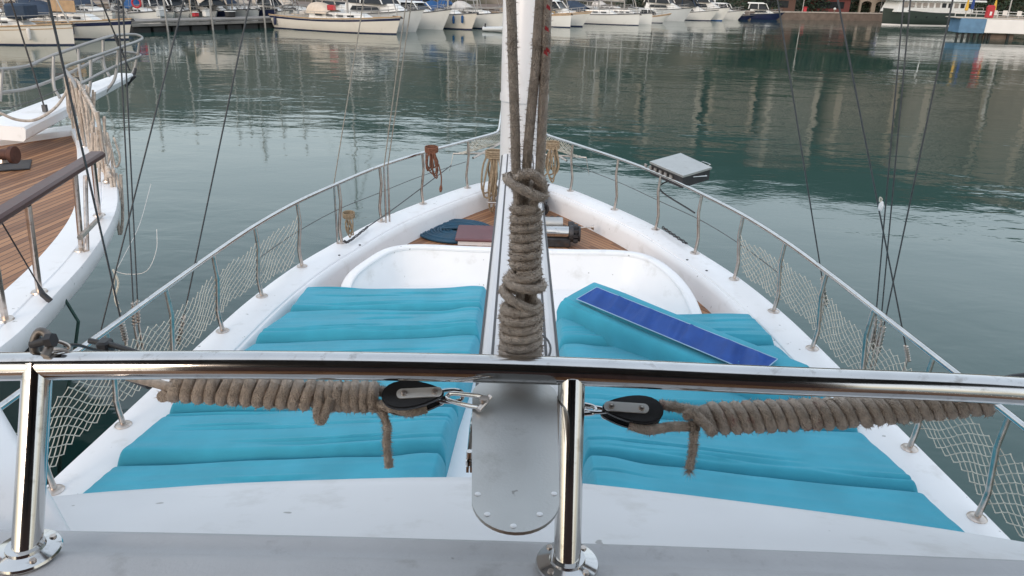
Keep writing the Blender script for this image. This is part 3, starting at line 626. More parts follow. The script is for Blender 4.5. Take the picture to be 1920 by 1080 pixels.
# ------------------------------------------------------------------ cushions
def cushion_mesh(A, B_, C, D_, z0, th, seed, r=.07, nu=96, nv=76, wr=.010, tilt=None, endb=0, slope=0):
    """A->B_ long side (aft), D_->C long side (fore); A,D_ at the inner end"""
    mb = MB(); A, B_, C, D_ = [Vector((*p[:2], 0)) if len(p) == 2 else Vector(p) for p in (A, B_, C, D_)]
    lu = ((B_ - A).length + (C - D_).length) / 2; lv = ((D_ - A).length + (C - B_).length) / 2
    def spc(n, l):
        out = []
        e = min(.4, r / l)
        k = max(4, int(n * .16))
        for i in range(k): out.append(e * (1 - math.cos(math.pi / 2 * i / k)))
        for i in range(n - 2 * k + 1): out.append(e + (1 - 2 * e) * i / (n - 2 * k))
        return out + [1 - v for v in out[:k]][::-1]
    us, vs_ = spc(nu, lu), spc(nv, lv); grid = []
    rc = random.Random(int(seed * 10)); CR = [(rc.choice((rc.uniform(.05, .3), rc.uniform(.05, .3), rc.uniform(.3, .95))), rc.uniform(-.2, .7), rc.uniform(.25, .8), rc.uniform(.008, .017), rc.uniform(.007, .014), rc.uniform(0, 9)) for _ in range(int(wr * 350))]
    def crease(u, v):
        z = 0
        for v0, u0, ul, dp, wd, ph in CR:
            if u0 < u < u0 + ul:
                d = (v - v0 - .05 * noise.noise(Vector((u * 2.2, ph, 0)))) * lv / wd
                if abs(d) < 3: z += dp * math.sin(math.pi * (u - u0) / ul) ** .7 * (-math.exp(-d * d) + .55 * math.exp(-(d - 1.5) ** 2))
        return z
    for v in vs_:
        row = []
        for u in us:
            p = A.lerp(B_, u).lerp(D_.lerp(C, u), v)
            du, dv = min(u, 1 - u) * lu, min(v, 1 - v) * lv
            def ed(d): q = min(d / r, 1); return math.sqrt(max(0, 1 - (1 - q) ** 2))
            e = (ed(du) ** 2.5 * ed(dv) ** 2.5) ** (1 / 2.5)
            z = z0 + th * (.5 + .5 * e)
            x, y = u * lu, v * lv
            inner = e * e
            w1 = noise.noise(Vector((x * 1.1 + seed * 3.7, y * 7, seed))) * .6 + noise.noise(Vector((x * 2.4 + seed, y * 19, seed * 2.1))) * .4
            edgew = .35 + 1.1 * math.exp(-min(dv, lv) / .09)
            z += wr * w1 * edgew * inner + .010 * noise.noise(Vector((x * 1.3, y * 1.5, seed + 5))) * inner
            z += .006 * inner * math.sin(math.pi * v) + slope * (v - .5) * inner
            z += crease(u, v) * inner
            if endb: z += endb * math.exp(-((u - .07) / .09) ** 2) * inner * (.4 + v * .6)
            wob = .012 * noise.noise(Vector((x * 2.2, seed * 1.3, v * 2))) * (1 if 0 < u < 1 else .5)
            q = Vector((p.x, p.y + wob, p.z + z))
            row.append(q)
        grid.append(row)
    m, n = len(grid), len(grid[0])
    mb.loft(grid)
    edge = grid[0] + [g[-1] for g in grid[1:]] + grid[-1][-2::-1] + [g[0] for g in grid[-2:0:-1]]
    lo = [Vector((p.x, p.y, z0 + (A.z if A.z else 0))) for p in edge]
    mb.loft([edge, lo], closed=True, flip=True)
    return mb
LS = [((-.20, 5.82), (-1.68, 5.70)), ((-.22, 5.37), (-1.68, 5.20)), ((-.22, 4.93), (-1.78, 4.70)), ((-.25, 4.42), (-1.87, 4.24)), ((-.30, 3.92), (-1.97, 3.76)), ((-.33, 3.44), (-2.03, 3.27)), ((-.35, 2.95), (-2.08, 2.78)), ((-.36, 2.45), (-2.1, 2.3))]
RS = [((.34, 5.30), (1.86, 5.42)), ((.34, 4.80), (1.91, 4.92)), ((.37, 4.32), (1.97, 4.40)), ((.40, 3.86), (2.05, 3.80)), ((.41, 3.44), (2.13, 3.22)), ((.42, 2.95), (2.2, 2.7)), ((.43, 2.45), (2.22, 2.25))]
WH = ['first from the white backrest', 'second from the white backrest', 'third from the white backrest', 'fourth from the white backrest', 'fifth from the white backrest', 'sixth from the white backrest', 'half hidden under the cabin edge']
for side, S in (('left', LS), ('right', RS)):
    for i in range(len(S) - 1):
        (ai, ao), (fi, fo_) = S[i + 1], S[i]
        g = .005
        ai = (ai[0], ai[1] + g); ao = (ao[0], ao[1] + g); fi = (fi[0], fi[1] - g); fo_ = (fo_[0], fo_[1] - g)
        th = .205 + .012 * math.sin(i * 2.3 + (3 if side == 'right' else 0))
        mb = cushion_mesh(ai, ao, fo_, fi, 2.068, th, i * 1.7 + (20 if side == 'right' else 1), r=.042, endb=.03 if i % 2 == 1 or side == 'right' else .015, wr=.021, slope=-.036 if i else -.02)
        if side == 'right': mb.f = [f[::-1] for f in mb.f]
        o = mb.build('sunbed_cushion', M_cush, None, True, 75)
        tag(o, f'turquoise sunbed cushion on the {side} side, {WH[i]}', 'cushion', 'turquoise cushions laid out on the foredeck')
# small turquoise corner behind backrest at the left
mb = MB(); rows = []
for k in range(9):
    t = k / 8; rows.append([(-1.62 + .16 * t + .02 * math.cos(a), 5.72 + .34 * t, 2.09 + (.055 * math.sin(math.pi * min(1, .25 + t * .7))) * math.sin(a)) if False else (-1.60 + .14 * t + .05 * math.cos(a), 5.72 + .30 * t, 2.03 + .05 * math.sin(a)) for a in [2 * math.pi * q / 12 for q in range(12)]])
mb.loft(rows, closed=True, flip=True); mb.add(rows[0], [tuple(range(12))]); mb.add(rows[-1], [tuple(range(11, -1, -1))])
tag(mb.build('rolled_towel', M_cush), 'small turquoise roll wedged outside the left end of the white backrest', 'towel')
# loose cushion with blue underside
loose = thing('loose_cushion', 'turquoise cushion lying askew upside down, showing its royal blue underside', 'cushion', (1.05, 4.75, 2.28))
a, b = Vector((.585, 5.23, 2.365)), Vector((1.60, 4.18, 2.345)); X = (b - a).normalized(); Lh = (b - a).length / 2 + .17; mid = (a + b) / 2 + X * .03
Yv = Vector((0, 0, 1)).cross(X).normalized(); Yv = (Yv + Vector((0, 0, .16))).normalized(); Zv = X.cross(Yv)
T = Matrix(((X.x, Yv.x, Zv.x, mid.x), (X.y, Yv.y, Zv.y, mid.y), (X.z, Yv.z, Zv.z, mid.z), (0, 0, 0, 1)))
mb = cushion_mesh((-Lh, -.215, 0), (Lh, -.215, 0), (Lh, .215, 0), (-Lh, .215, 0), -.105, .195, 33.3, r=.045, wr=.006)
mb.v = [T @ p for p in mb.v]; mb.build('cushion_cover', M_cush, loose, True, 75)
nu, nv = 110, 26; g = []
for j in range(nv + 1):
    v = j / nv; row = []
    for i in range(nu + 1):
        u = i / nu; x = -Lh + .15 + u * (2 * Lh - .33) ; y = -.150 + v * .225
        e = min(1, min(u, 1 - u) * 30, min(v, 1 - v) * 8)
        z = .127 + .040 * e * noise.noise(Vector((x * 11 + y * 5, y * 1.6, 4))) + .015 * e * noise.noise(Vector((x * 30 + y * 12, y * 4, 9)))
        row.append(T @ Vector((x, y, z)))
    g.append(row)
mb = MB(); mb.loft(g); mb.build('blue_panel', M_blue, loose, True, 80)
edge = g[0] + [r_[-1] for r_ in g[1:]] + g[-1][-2::-1] + [r_[0] for r_ in g[-2:0:-1]]
mb = MB(); mb.tube(edge, .0034, 6, closed=True); mb.build('piping', M_pipe, loose)

# ------------------------------------------------------------------ bow things
mb = MB(); c = Vector((-.64, 8.10, 1.985)); pts = []
for k in range(11 * 48):
    a = 2 * math.pi * k / 48; rr = .05 + .034 * a / (2 * math.pi); pts.append(c + Vector((rr * math.cos(a) * 1.04, rr * math.sin(a), .018 + .003 * math.sin(a * .37))))
mb.tube(pts, .0172, 8); e_ = pts[-1]; mb.tube(cat_rom([c + Vector((.05, 0, .02)), c + Vector((.10, -.02, .05)), c + Vector((-.10, -.03, .052)), c + Vector((-.16, -.02, .045))], 6), .013, 8)
tag(mb.build('coiled_hose', M_hose), 'dark blue hose coiled flat on the teak bow deck', 'hose')
mb = MB(); mb.box((-.33, 7.88, 2.045), (.58, .50, .035), bev=.012); mbh = mb
root = thing('maroon_hatch', 'maroon hatch lid beside the blue hose coil on the bow deck', 'hatch', (-.33, 7.86, 1.98)); mbh.build('lid', M_maroon, root)
mb = MB(); mb.box((-.33, 7.88, 2.003), (.52, .44, .045)); mb.build('coaming', M_white, root)
# windlass
root = thing('anchor_windlass', 'black and silver anchor windlass on the teak bow deck right of the boom', 'windlass', (.42, 8.05, 1.98))
RX = Matrix.Rotation(R(90), 3, 'Y')
mb = MB(); mb.lathe([(0, -.19), (.062, -.19), (.065, -.18), (.065, .18), (.062, .19), (0, .19)], (.40, 7.74, 2.13), 24, RX); mb.build('gypsy_drum', M_chrome, root)
mb = MB(); mb.lathe([(0, -.18), (.07, -.18), (.074, -.165), (.074, .165), (.07, .18), (0, .18)], (.36, 8.08, 2.12), 24, RX); mb.build('motor_housing', M_plate, root)
mb = MB(); mb.lathe([(0, -.01), (.085, -.01), (.09, 0), (.09, .035), (.055, .05), (.055, .075), (.085, .09), (.085, .11), (0, .11)], (.60, 7.74, 2.12), 20, RX);
mb2 = MB(); mb2.lathe([(0, 0), (.05, 0), (.05, .05), (.03, .07), (0, .07)], (.60, 8.02, 2.12), 14, RX); mb2.build('brake_drum', M_dark, root)
for k in range(10):
    a = 2 * math.pi * k / 10; mb.box((.66, 7.74 + .085 * math.cos(a), 2.12 + .085 * math.sin(a)), (.05, .03, .03))
mb.build('warping_head', M_dark, root)
mb = MB(); mb.box((.40, 7.92, 2.03), (.42, .5, .10), bev=.012); mb.box((.34, 8.28, 2.05), (.32, .12, .12), bev=.02)
for k in range(5): mb.lathe([(0, 0), (.022, 0), (.018, .03), (0, .03)], (.22 + .07 * k, 8.30, 2.11), 8)
mb.build('bedplate', M_dark, root)
mb = MB(); mb.tube([(.68, 7.98, 2.11), (.86, 8.02, 2.11)], .009, 8); mb.lathe([(0, 0), (.018, 0), (.035, .03), (0, .03)], (.85, 8.02, 2.11), 8, RX); mb.build('brake_lever', M_steel, root)
mb = MB(); cc = Vector((.32, 8.62, 2.13)); mb.tube([cc + Vector((.075 * math.cos(a), 0, .075 * math.sin(a))) for a in [2 * math.pi * k / 24 for k in range(24)]], .016, 8, closed=True)
for k in range(4): a = math.pi / 4 + math.pi / 2 * k; mb.tube([cc, cc + Vector((.075 * math.cos(a), 0, .075 * math.sin(a)))], .014, 6)
mb.lathe([(0, -.02), (.025, -.02), (.025, .02), (0, .02)], cc, 10, Matrix.Rotation(R(90), 3, 'X')); mb.build('handwheel', M_dark, root)
mb = MB(); mb.box((.30, 8.95, 2.12), (.03, .5, .14)); mb.box((.37, 8.95, 2.12), (.03, .5, .14)); mb.tube([(.335, 8.5, 2.1), (.335, 9.3, 2.26)], .022, 8); mb.tube([(.33, 9.1, 2.2), (.42, 9.14, 2.3)], .012, 6); mb.build('chain_stopper', M_dark, root)
# rope hanks at the bow
def hank(name, label, top, n, lens, spread, r, m, tails=0, axis=Vector((1, 0, 0))):
    root = thing(name, label, 'rope', tuple(top)); mb = MB()
    for k in range(n):
        o = (k / (n - 1) - .5) * spread; L_ = random.uniform(*lens); wd = random.uniform(.025, .085) * min(1, L_ * 2.4); yo = random.uniform(-.05, .05); sway = random.uniform(-.16, .16); lump = random.uniform(0, 6)
        pts = []
        for q in range(18):
            a = 2 * math.pi * q / 18; pts.append(top + axis * (o * (1 - .3 * math.cos(a)) + wd * math.sin(a) * (1 - .25 * math.cos(a)) + sway * L_ * .5 * (1 - math.cos(a)) + .008 * math.sin(3 * a + lump)) + Vector((0, yo + .012 * math.cos(a * 2), -L_ / 2 + L_ / 2 * math.cos(a))))
        mb.tube(pts, r, 7, closed=True)
    mb.build('hanging_loops', m, root)
    mb = MB()
    for k in range(4): 
        z = -.01 - k * r * 2; mb.tube([top + axis * (spread * .5 + .03) * math.cos(a) + Vector((0, .035 * math.sin(a), z + .04 + .012 * math.sin(a))) for a in [2 * math.pi * q / 16 for q in range(16)]], r, 7, closed=True)
    if tails: mb.tube(cat_rom([top + axis * .08 + Vector((0, -.03, -.15)), top + axis * .11 + Vector((0, -.03, -.30)), top + axis * .10 + Vector((0, -.03, -.47))], 6), [r] * 10 + [r * 2.2, r * 2.6, r * 1.4], 7)
    mb.build('lashing', m, root); return root
hank('hanging_rope_hank', 'tan mooring rope hanging in long loops at the bow left of the mast', Py(926, 288, 8.95), 8, (.36, .78), .13, .0115, M_rope2)
hank('hanging_rope_hank', 'tan rope bundle with shorter loops at the bow right of the mast', Py(1036, 272, 9.0), 6, (.26, .48), .10, .010, M_rope2)
hank('red_brown_rope', 'red brown cord coiled and hung over the left side rail', Py(809, 281, 8.36), 8, (.16, .33), .08, .0075, M_brownrope, tails=1)
# barbecue on the right rail
q = [Pz(1218, 303, 2.88), Pz(1281, 330, 2.88), Pz(1335, 314, 2.88), Pz(1276, 287, 2.88)]
ctr = sum(q, Vector()) / 4; ex = (q[1] - q[0]); ey = (q[3] - q[0]); rz = math.atan2(ex.y, ex.x)
root = thing('barbecue_grill', 'flat steel barbecue with grey lid bracketed outside the right side rail', 'barbecue', (ctr.x, ctr.y, 2.74))
sxx, syy = ex.length * .97, abs(ey.dot(Vector((-math.sin(rz), math.cos(rz), 0)))) * 1.0
mb = MB(); mb.prism([(p.x, p.y) for p in q], 2.862, 2.882); lid = mb.build('lid', M_plate, root)
mb = MB(); mb.prism([(ctr.x + (p.x - ctr.x) * .95, ctr.y + (p.y - ctr.y) * .95) for p in q], 2.75, 2.861); mb.build('fire_box', M_dark, root)
def bl(x, y, z): return ctr + Vector((x * math.cos(rz) - y * math.sin(rz), x * math.sin(rz) + y * math.cos(rz), z - ctr.z))
for k in range(6): mb = MB(); mb.box(bl(-sxx * .4 + k * sxx * .16, -syy * .475, 2.825), (sxx * .08, .012, .03), rz); mb.build('vent_louvre', M_steel, root)
for dx, dy, v in ((sxx * .5, 0, 0), (0, syy * .5, 1)):
    mb = MB(); 
    if v == 0: mb.tube([bl(sxx * .48, -.09, 2.83), bl(sxx * .48 + .04, -.09, 2.83), bl(sxx * .48 + .04, .09, 2.83), bl(sxx * .48, .09, 2.83)], .007, 8)
    else: mb.tube([bl(-.07, syy * .48, 2.86), bl(-.07, syy * .48 + .04, 2.875), bl(.07, syy * .48 + .04, 2.875), bl(.07, syy * .48, 2.86)], .006, 8)
    mb.build('handle', M_chrome, root)
mb = MB()
for px, py in ((1222, 316), (1252, 331)):
    p = Pz(px, py, 2.79); mb.lathe([(0, -.03), (.028, -.03), (.028, .03), (0, .03)], p, 12, Matrix.Rotation(R(55), 3, 'X')); mb.tube([p, Vector((ctr.x, ctr.y, 2.77)).lerp(p, .6)], .012, 8)
mb.build('rail_clamp', M_white, root)
mb = MB(); mb.tube(cat_rom([bl(0, 0, 2.75), bl(-.05, -.2, 2.62), Vector((1.72, 7.0, 2.60))], 6), .008, 6); mb.build('gas_hose', M_black, root)

# ------------------------------------------------------------------ rigging wires (each ends high above the deck)
def rig(label, p0, p1, yb, zb, Ty=3.3, Tz=11, r=.005, m=M_wire, fit=None, xb=None, name='shroud_wire', cat='shroud'):
    r0, r1 = ray(*p0), ray(*p1); nrm = r0.cross(r1); d = r0; base = EYE + d * (yb / d.y)
    X = -(nrm.y * Ty + nrm.z * (Tz - H)) / nrm.x
    top = Vector((X, Ty, Tz)); root = thing(name, label, cat, tuple(base)); mb = MB(); mb.tube([base, top], r, 7); mb.build('wire', m, root)
    dv = (top - base).normalized()
    if fit:
        mb = MB(); f0, f1 = fit; mb.tube([base + dv * f0, base + dv * (f0 + .03), base + dv * (f1 - .03), base + dv * f1], [r, r * 2.6, r * 2.6, r], 9)
        for k in range(7): 
            t = f0 + (f1 - f0) * (.1 + .8 * k / 6); mb.lathe([(0, -.008), (r * 3.4, -.005), (r * 3.4, .005), (0, .008)], base + dv * t, 8)
        mb.build('turnbuckle', M_steel, root)
    mb = MB(); foot = Vector((base.x, base.y, min(base.z, 2.12))); mb.tube([base, foot], r * 1.8, 7) if (base - foot).length > .02 else mb.box(base, (.02, .02, .04)); mb.build('chainplate', M_steel, root)
    return root
rig('dark wire stay crossing another wire in front of the neighbouring white gunwale', (236, 640), (95, 20), 4.4, 2.3, Ty=1.0, Tz=9, r=.0058, fit=(-.0, .22))
rig('left wire of the close pair rising behind the left safety net', (252, 612), (221, 0), 4.55, 2.4, r=.0045, fit=(0, .20))
rig('right wire of the close pair rising behind the left safety net', (260, 608), (230, 0), 4.6, 2.4, r=.0045, fit=(0, .20))
rig('dark wire leaning right across the water in the left of the view', (184, 640), (340, 20), 4.3, 2.4, Ty=3.3, Tz=12, r=.0045)
rig('dark stay leaning right that passes behind the left rail by the longest net', (335, 640), (469, 0), 4.9, 2.4, r=.0050, fit=(.0, .25))
rig('pale brown line rising from the third stanchion beyond the left net', (626, 345), (682, 0), 6.95, 2.75, r=.0050, m=M_pale_wire)
rig('left line of the pale pair rising from the left rail near the hung red cord', (720, 312), (762, 0), 7.68, 2.78, r=.0055, m=M_pale_wire)
rig('right line of the pale pair rising from the left rail near the hung red cord', (727, 312), (772, 0), 7.72, 2.78, r=.0055, m=M_pale_wire)
rig('single thin stay standing in the water reflection right of the barbecue', (1547, 556), (1458, 0), 5.3, 2.5, r=.0048, fit=(-.1, .20))
rig('long stay leaning left that carries a small white block', (1702, 668), (1571, 0), 4.5, 2.6, Ty=3.0, r=.0048, fit=(-.05, .1))
rig('left wire of the upright pair on the right side behind the net', (1641, 606), (1690, 50), 4.75, 2.6, Ty=3.3, r=.0045, fit=(-.25, .06))
rig('right wire of the upright pair on the right side behind the net', (1651, 610), (1707, 0), 4.72, 2.6, Ty=3.3, r=.0045, fit=(-.25, .06))
rig('dark stay leaning far right across the right side wires', (1656, 618), (1778, 40), 4.68, 2.6, Ty=3.3, r=.0048, fit=(-.2, .04))
# small white block on the right stay
root = thing('small_block', 'small white pulley block tied on the right hand stay above the water', 'pulley', tuple(Py(1653, 385, 4.1)))
mb = MB(); mb.lathe([(0, -.03), (.009, -.027), (.0135, -.012), (.0135, .006), (.008, .024), (0, .027)], Py(1652, 386, 4.1), 10); mb.build('block_body', M_white, root)
mb = MB(); mb.tube(cat_rom([Py(1650, 379, 4.1), Py(1654, 374, 4.1), Py(1650, 370, 4.1), Py(1649, 378, 4.1)], 4), .004, 6); mb.build('cord', M_net, root)
mb = MB(); mb.tube(cat_rom([Py(283, 345, 6.0), Py(262, 420, 5.4), Py(235, 475, 5.0), Py(215, 512, 4.8)], 6), .0022, 5); mb.tube(cat_rom([Py(213, 508, 4.8), Py(240, 514, 4.8), Py(275, 508, 4.8), Py(293, 470, 4.9), Py(294, 430, 5.0)], 6), .0022, 5)
tag(mb.build('thin_cord', M_whitec), 'thin white cord looping loosely beside the crossed wires at left', 'cord')
mb = MB(); mb.tube(cat_rom([Py(212, 505, 4.6), Py(222, 530, 4.6), Py(216, 560, 4.6), Py(226, 585, 4.6)], 5), .007, 6); mb.tube(cat_rom([Py(216, 512, 4.6), Py(213, 545, 4.6), Py(222, 570, 4.6)], 5), .006, 6)
tag(mb.build('rag_tie', M_net), 'frayed pale rag knotted where two wires cross at left', 'rag')
# hardware outside the gunwale at left and right bow
for lab, pts in (('rusty chain links lying along the outer edge of the left gunwale', [(690, 425), (655, 452), (645, 452)]), ('dark chain lying along the outer edge of the right gunwale', [(1242, 426), (1262, 440), (1288, 457)])):
    c = cat_rom([Pz(x, y, 2.235) for x, y in pts], 6); mb = MB()
    for i in range(len(c) - 1):
        t = (c[i + 1] - c[i]); m_ = (c[i] + c[i + 1]) / 2; mb.tube([m_ + t * .55 * math.cos(a) + Vector((0, 0, 1)).cross(t.normalized()) * .012 * math.sin(a) * (1 if i % 2 else .3) + Vector((0, 0, .012 * math.sin(a) * (0 if i % 2 else 1))) for a in [2 * math.pi * k / 10 for k in range(10)]], .006, 5, closed=True)
    tag(mb.build('chain', M_dark), lab, 'chain')
hank('rope_bundle', 'small tan rope bundle tied at the foot of a left stanchion', Py(654, 405, 6.9), 5, (.10, .24), .05, .0062, M_rope2)
mb = MB(); mb.tube(cat_rom([Pz(690, 425, 2.24), Py(740, 390, 7.9), Py(800, 345, 8.6), Py(846, 310, 9.3)], 5), .006, 6); tag(mb.build('guy_line', M_wire), 'thin dark line from the left gunwale up to the bow net spreader', 'line')

# ------------------------------------------------------------------ neighbouring boat at the left
NA = Vector((-6.0, 10.85, 0)); ND = Vector((.10, 1, 0)).normalized()
def mir(p): q = Vector((p.x, p.y, 0)) - NA; r_ = NA + ND * (2 * ND.dot(q)) - q; return Vector((r_.x, r_.y, p.z))
nb = thing('neighbour_boat', 'white wooden boat with teak foredeck and raised bowsprit moored alongside at left', 'boat', (-6.4, 5, 0))
NR = cat_rom([(-3.1, -6, 2.45), (-2.98, 0, 2.46), (-3.0, 3, 2.5), (-3.03, 4.01, 2.5), (-3.08, 4.42, 2.5), (-3.18, 4.9, 2.5), (-3.31, 5.49, 2.5), (-3.54, 6.28, 2.5), (-3.82, 7.02, 2.5), (-4.21, 7.8, 2.5), (-4.79, 8.88, 2.51), (-5.33, 9.85, 2.53), (-5.75, 10.5, 2.56), (-6.0, 10.87, 2.58)], 5)
def nside(mirror, secs, f=None):
    rows = []
    for i, p in enumerate(NR):
        a = NR[max(0, i - 1)]; b = NR[min(len(NR) - 1, i + 1)]; t = Vector((b.x - a.x, b.y - a.y, 0)).normalized(); nrm = Vector((t.y, -t.x, 0)); row = []
        for o, z in secs:
            fl_ = .45 + .75 * max(0, min(1, (p.y - 3.6) / 1.9)); q = p + nrm * (o - (fl_ * min(1.3, -z - .1) if z < -.2 else 0)); q.z = p.z + z
            ax = ND.cross(Vector((0, 0, 1))); s_ = (Vector((q.x, q.y, 0)) - NA).dot(ax)
            if s_ < 0: q -= ax * s_
            if z < -.5: k = (-z - .5) / 2.2; q = q - ND * .9 * k * max(0, (p.y - 5) / 6)
            row.append(mir(q) if mirror else q)
        rows.append(row)
    return rows
for nm, secs, m_, an in (('hull', [(-.02, -.07), (-.04, -.5), (-.05, -1.0), (-.1, -1.9), (-.2, -2.7)], M_hullw, 60), ('gunwale', [(-.02, -.16), (0, -.13), (.012, -.03), (0, 0), (-.13, .002), (-.14, -.006), (-.15, .002), (-.36, .002), (-.37, -.01), (-.375, -.09)], M_white, 35), ('wale_stripe', [(-.005, -.62), (.0, -.7), (-.02, -1.15), (-.05, -1.2)], M_navyhull, 60)):
    mb = MB(); mb.loft(nside(False, secs), flip=True); mb.loft(nside(True, secs)); mb.build(nm, m_, nb, True, an)
mb = MB(); a = nside(False, [(-.37, -.075)]); b = nside(True, [(-.37, -.075)]); mb.loft([[x[0], y[0]] for x, y in zip(a[10:], b[10:])]); mb.build('foredeck', M_teak2, nb, False)
mb = MB(); r0_ = [Py(48, 266, 9.2), Py(48, 239, 9.2)]; r1_ = [Py(246, 153, 12.15), Py(251, 138, 12.15)]; lt0 = Py(-38, 239, 9.35); lt1 = Py(219, 130, 12.2)
lt0.z = r0_[1].z; lt1.z = r1_[1].z; lb0 = Vector((lt0.x, lt0.y, r0_[0].z)); lb1 = Vector((lt1.x, lt1.y, r1_[0].z))
A8 = [r0_[0], r0_[1], lt0, lb0]; B8 = [r1_[0], r1_[1], lt1, lb1]
def bevring(q, b=.03):
    out = []
    for i in range(4): p, a_, c_ = q[i], q[i - 1], q[(i + 1) % 4]; out += [p + (a_ - p).normalized() * b, p + (c_ - p).normalized() * b]
    return out
rg = [bevring([a.lerp(b, t) for a, b in zip(A8, B8)]) for t in (0, .3, .6, 1)]
mb.loft(rg, closed=True); mb.add(rg[0], [tuple(range(8))]); mb.add(rg[-1], [tuple(range(7, -1, -1))]); mb.build('bowsprit', M_white, nb, True, 30)
up_n = [(265, 74, 12.35), (228, 88, 11.6), (200, 98, 11.2), (160, 112, 10.5), (122, 126, 9.9), (126, 136, 9.8), (140, 158, 9.6), (146, 185, 9.55)]
up_f = [(-40, 133, 9.6), (0, 130, 10.0), (50, 124, 10.4), (80, 112, 10.7), (110, 100, 10.9), (200, 70, 11.8), (235, 65, 12.2), (258, 66, 12.4), (265, 74, 12.35)]
lo_n = [(263, 104, 12.35), (230, 118, 11.7), (190, 137, 11), (150, 158, 10.2)]; lo_f = [(-40, 182, 9.6), (0, 174, 10.0), (60, 164, 10.5), (130, 137, 11.1), (200, 103, 11.8), (235, 98, 12.2), (263, 104, 12.35)]
mb = MB()
for L in (up_f[:-1] + up_n, lo_f[:-1] + lo_n): mb.tube(cat_rom([Py(*p) for p in L], 5), .022, 9)
pr = mb.build('bow_rail', M_alu, nb)
for L in ([(262, 77, 12.35), (258, 104, 12.35), (250, 135, 12.3), (234, 147, 12.1)], [(222, 92, 11.5), (220, 120, 11.5), (214, 150, 11.4), (198, 172, 11.3)], [(170, 108, 10.8), (170, 148, 10.7), (166, 180, 10.6)], [(193, 73, 11.75), (195, 120, 11.7), (205, 143, 11.6)], [(147, 92, 11.3), (150, 140, 11.2), (160, 165, 11.1)], [(100, 106, 10.8), (101, 160, 10.7), (113, 184, 10.6)], [(4, 130, 10.0), (0, 190, 9.9)]):
    mb = MB(); mb.tube(cat_rom([Py(*p) for p in L], 5), .021, 8); mb.build('rail_post', M_alu, pr)
mb = MB(); mb.tube([Py(-20, 213, 9.9), Py(60, 190, 10.2), Py(125, 162, 10.6)], .006, 6); mb.build('lifeline', M_wire, nb)
hr0, hr1 = Pz(-60, 440, 3.2), Pz(184, 289, 3.2); X = (hr1 - hr0); ang = math.atan2(X.y, X.x); c = (hr0 + hr1) / 2
mb = MB(); mb.box(c, (X.length, .12, .055), ang, .016); mb.build('wooden_handrail', M_wood, nb)
for tp, bs in (((52, 385), (74, 548)), ((140, 322), (153, 470)), ((174, 296), (186, 404)), ((-20, 430), (10, 600))):
    b = Pz(*bs, 2.5); t = Pz(*tp, 3.17); mb = MB(); mb.tube([b, b.lerp(t, .4), t], .021, 9); mb.lathe([(0, 0), (.055, 0), (.05, .012), (.025, .02), (0, .02)], b, 12); mb.build('stanchion', M_steel, nb)
for bs, tp in (((163, 470), (160, 330)), ((190, 405), (150, 445))): mb = MB(); mb.tube([Pz(*bs, 2.52), Pz(*tp, 3.0)], .018, 8); mb.build('brace', M_steel, nb)
for bs in ((139, 247), (160, 275), (202, 340)):
    b = Pz(*bs, 2.52); mb = MB(); mb.tube([b, b + Vector((0, .03, .72))], .02, 8); mb.lathe([(0, 0), (.05, 0), (.045, .015), (0, .02)], b, 10); mb.build('stanchion', M_steel, nb)
mb = MB(); mb.tube([Pz(2, 415, 3.17), Pz(70, 530, 2.6), Pz(80, 552, 2.55), Pz(95, 565, 2.5)], [.005, .005, .02, .02], 8); mb.build('boarding_wire', M_dark, nb)
root = thing('neighbour_windlass', 'rusty drum windlass on a dark plate at the left picture edge', 'windlass', tuple(Pz(5, 310, 2.44)))
mb = MB(); mb.lathe([(0, -.2), (.10, -.2), (.10, -.16), (.06, -.13), (.06, .05), (.10, .08), (.10, .13), (0, .13)], Pz(8, 290, 2.6), 18, RX); mb.build('drum', mat('rusty_iron', (.09, .04, .03), .7, .3, var=.4, vscale=14), root)
mb = MB(); mb.box(Pz(0, 312, 2.445), (.62, .5, .02), .5, .008); mb.build('base_plate', M_dark, root); mb = MB(); mb.lathe([(0, 0), (.12, 0), (.1, .05), (0, .05)], Pz(12, 302, 2.46), 16); mb.build('bearing', M_steel, root)
# hanging rope curtain on the neighbour's bow
root = thing('hanging_ropes', 'bundle of pale ropes draped in hanks over the neighbouring boat bow rail', 'rope', tuple(Py(170, 240, 8.8)))
line = cat_rom([Py(128, 152, 9.9), Py(142, 150, 9.75), Py(160, 178, 9.4), Py(180, 215, 9.0), Py(190, 255, 8.5), Py(198, 300, 8.0), Py(205, 330, 7.6)], 8)
mb = MB(); mb.tube(line, .022, 8)
for k in range(32):
    p = random.choice(line) + Vector((random.uniform(-.08, .08), random.uniform(-.08, .08), 0)); L_ = random.uniform(.18, .85) * (1.1 if p.y > 9 else .8)
    sw = random.uniform(-.07, .07); mb.tube(cat_rom([p + Vector((0, 0, .04)), p + Vector((sw * .5, -.02, -L_ * .4)), p + Vector((sw, -.03, -L_)), p + Vector((sw + .05, 0, -L_ * .7)), p + Vector((.05, .03, -.02))], 4), random.uniform(.012, .017), 6)
mb.build('rope_hanks', mat('pale_rope', (.50, .43, .37), .9, var=.3, vscale=25, bump=.6, bscale=120), root)
mb = MB(); mb.tube(cat_rom([Py(-30, 205, 9.0), Py(0, 212, 9.1), Py(30, 224, 9.2), Py(65, 225, 9.3), Py(100, 205, 9.5), Py(120, 180, 9.7), Py(130, 155, 9.9)], 6), .017, 8); mb.build('slack_line', bpy.data.materials['pale_rope'], root)
mb = MB(); mb.tube([Py(97, 60, 10.5), Py(70, 150, 10), Py(76, 190, 9.8), Py(83, 200, 9.7)], .012, 7)
mb = MB(); st_t = Py(20, 0, 9.3); st_b = Py(84, 203, 9.9); mb.tube([st_b, st_t, st_t + (st_t - st_b) * 3], .010, 7); mb.box(st_b, (.05, .05, .09)); 
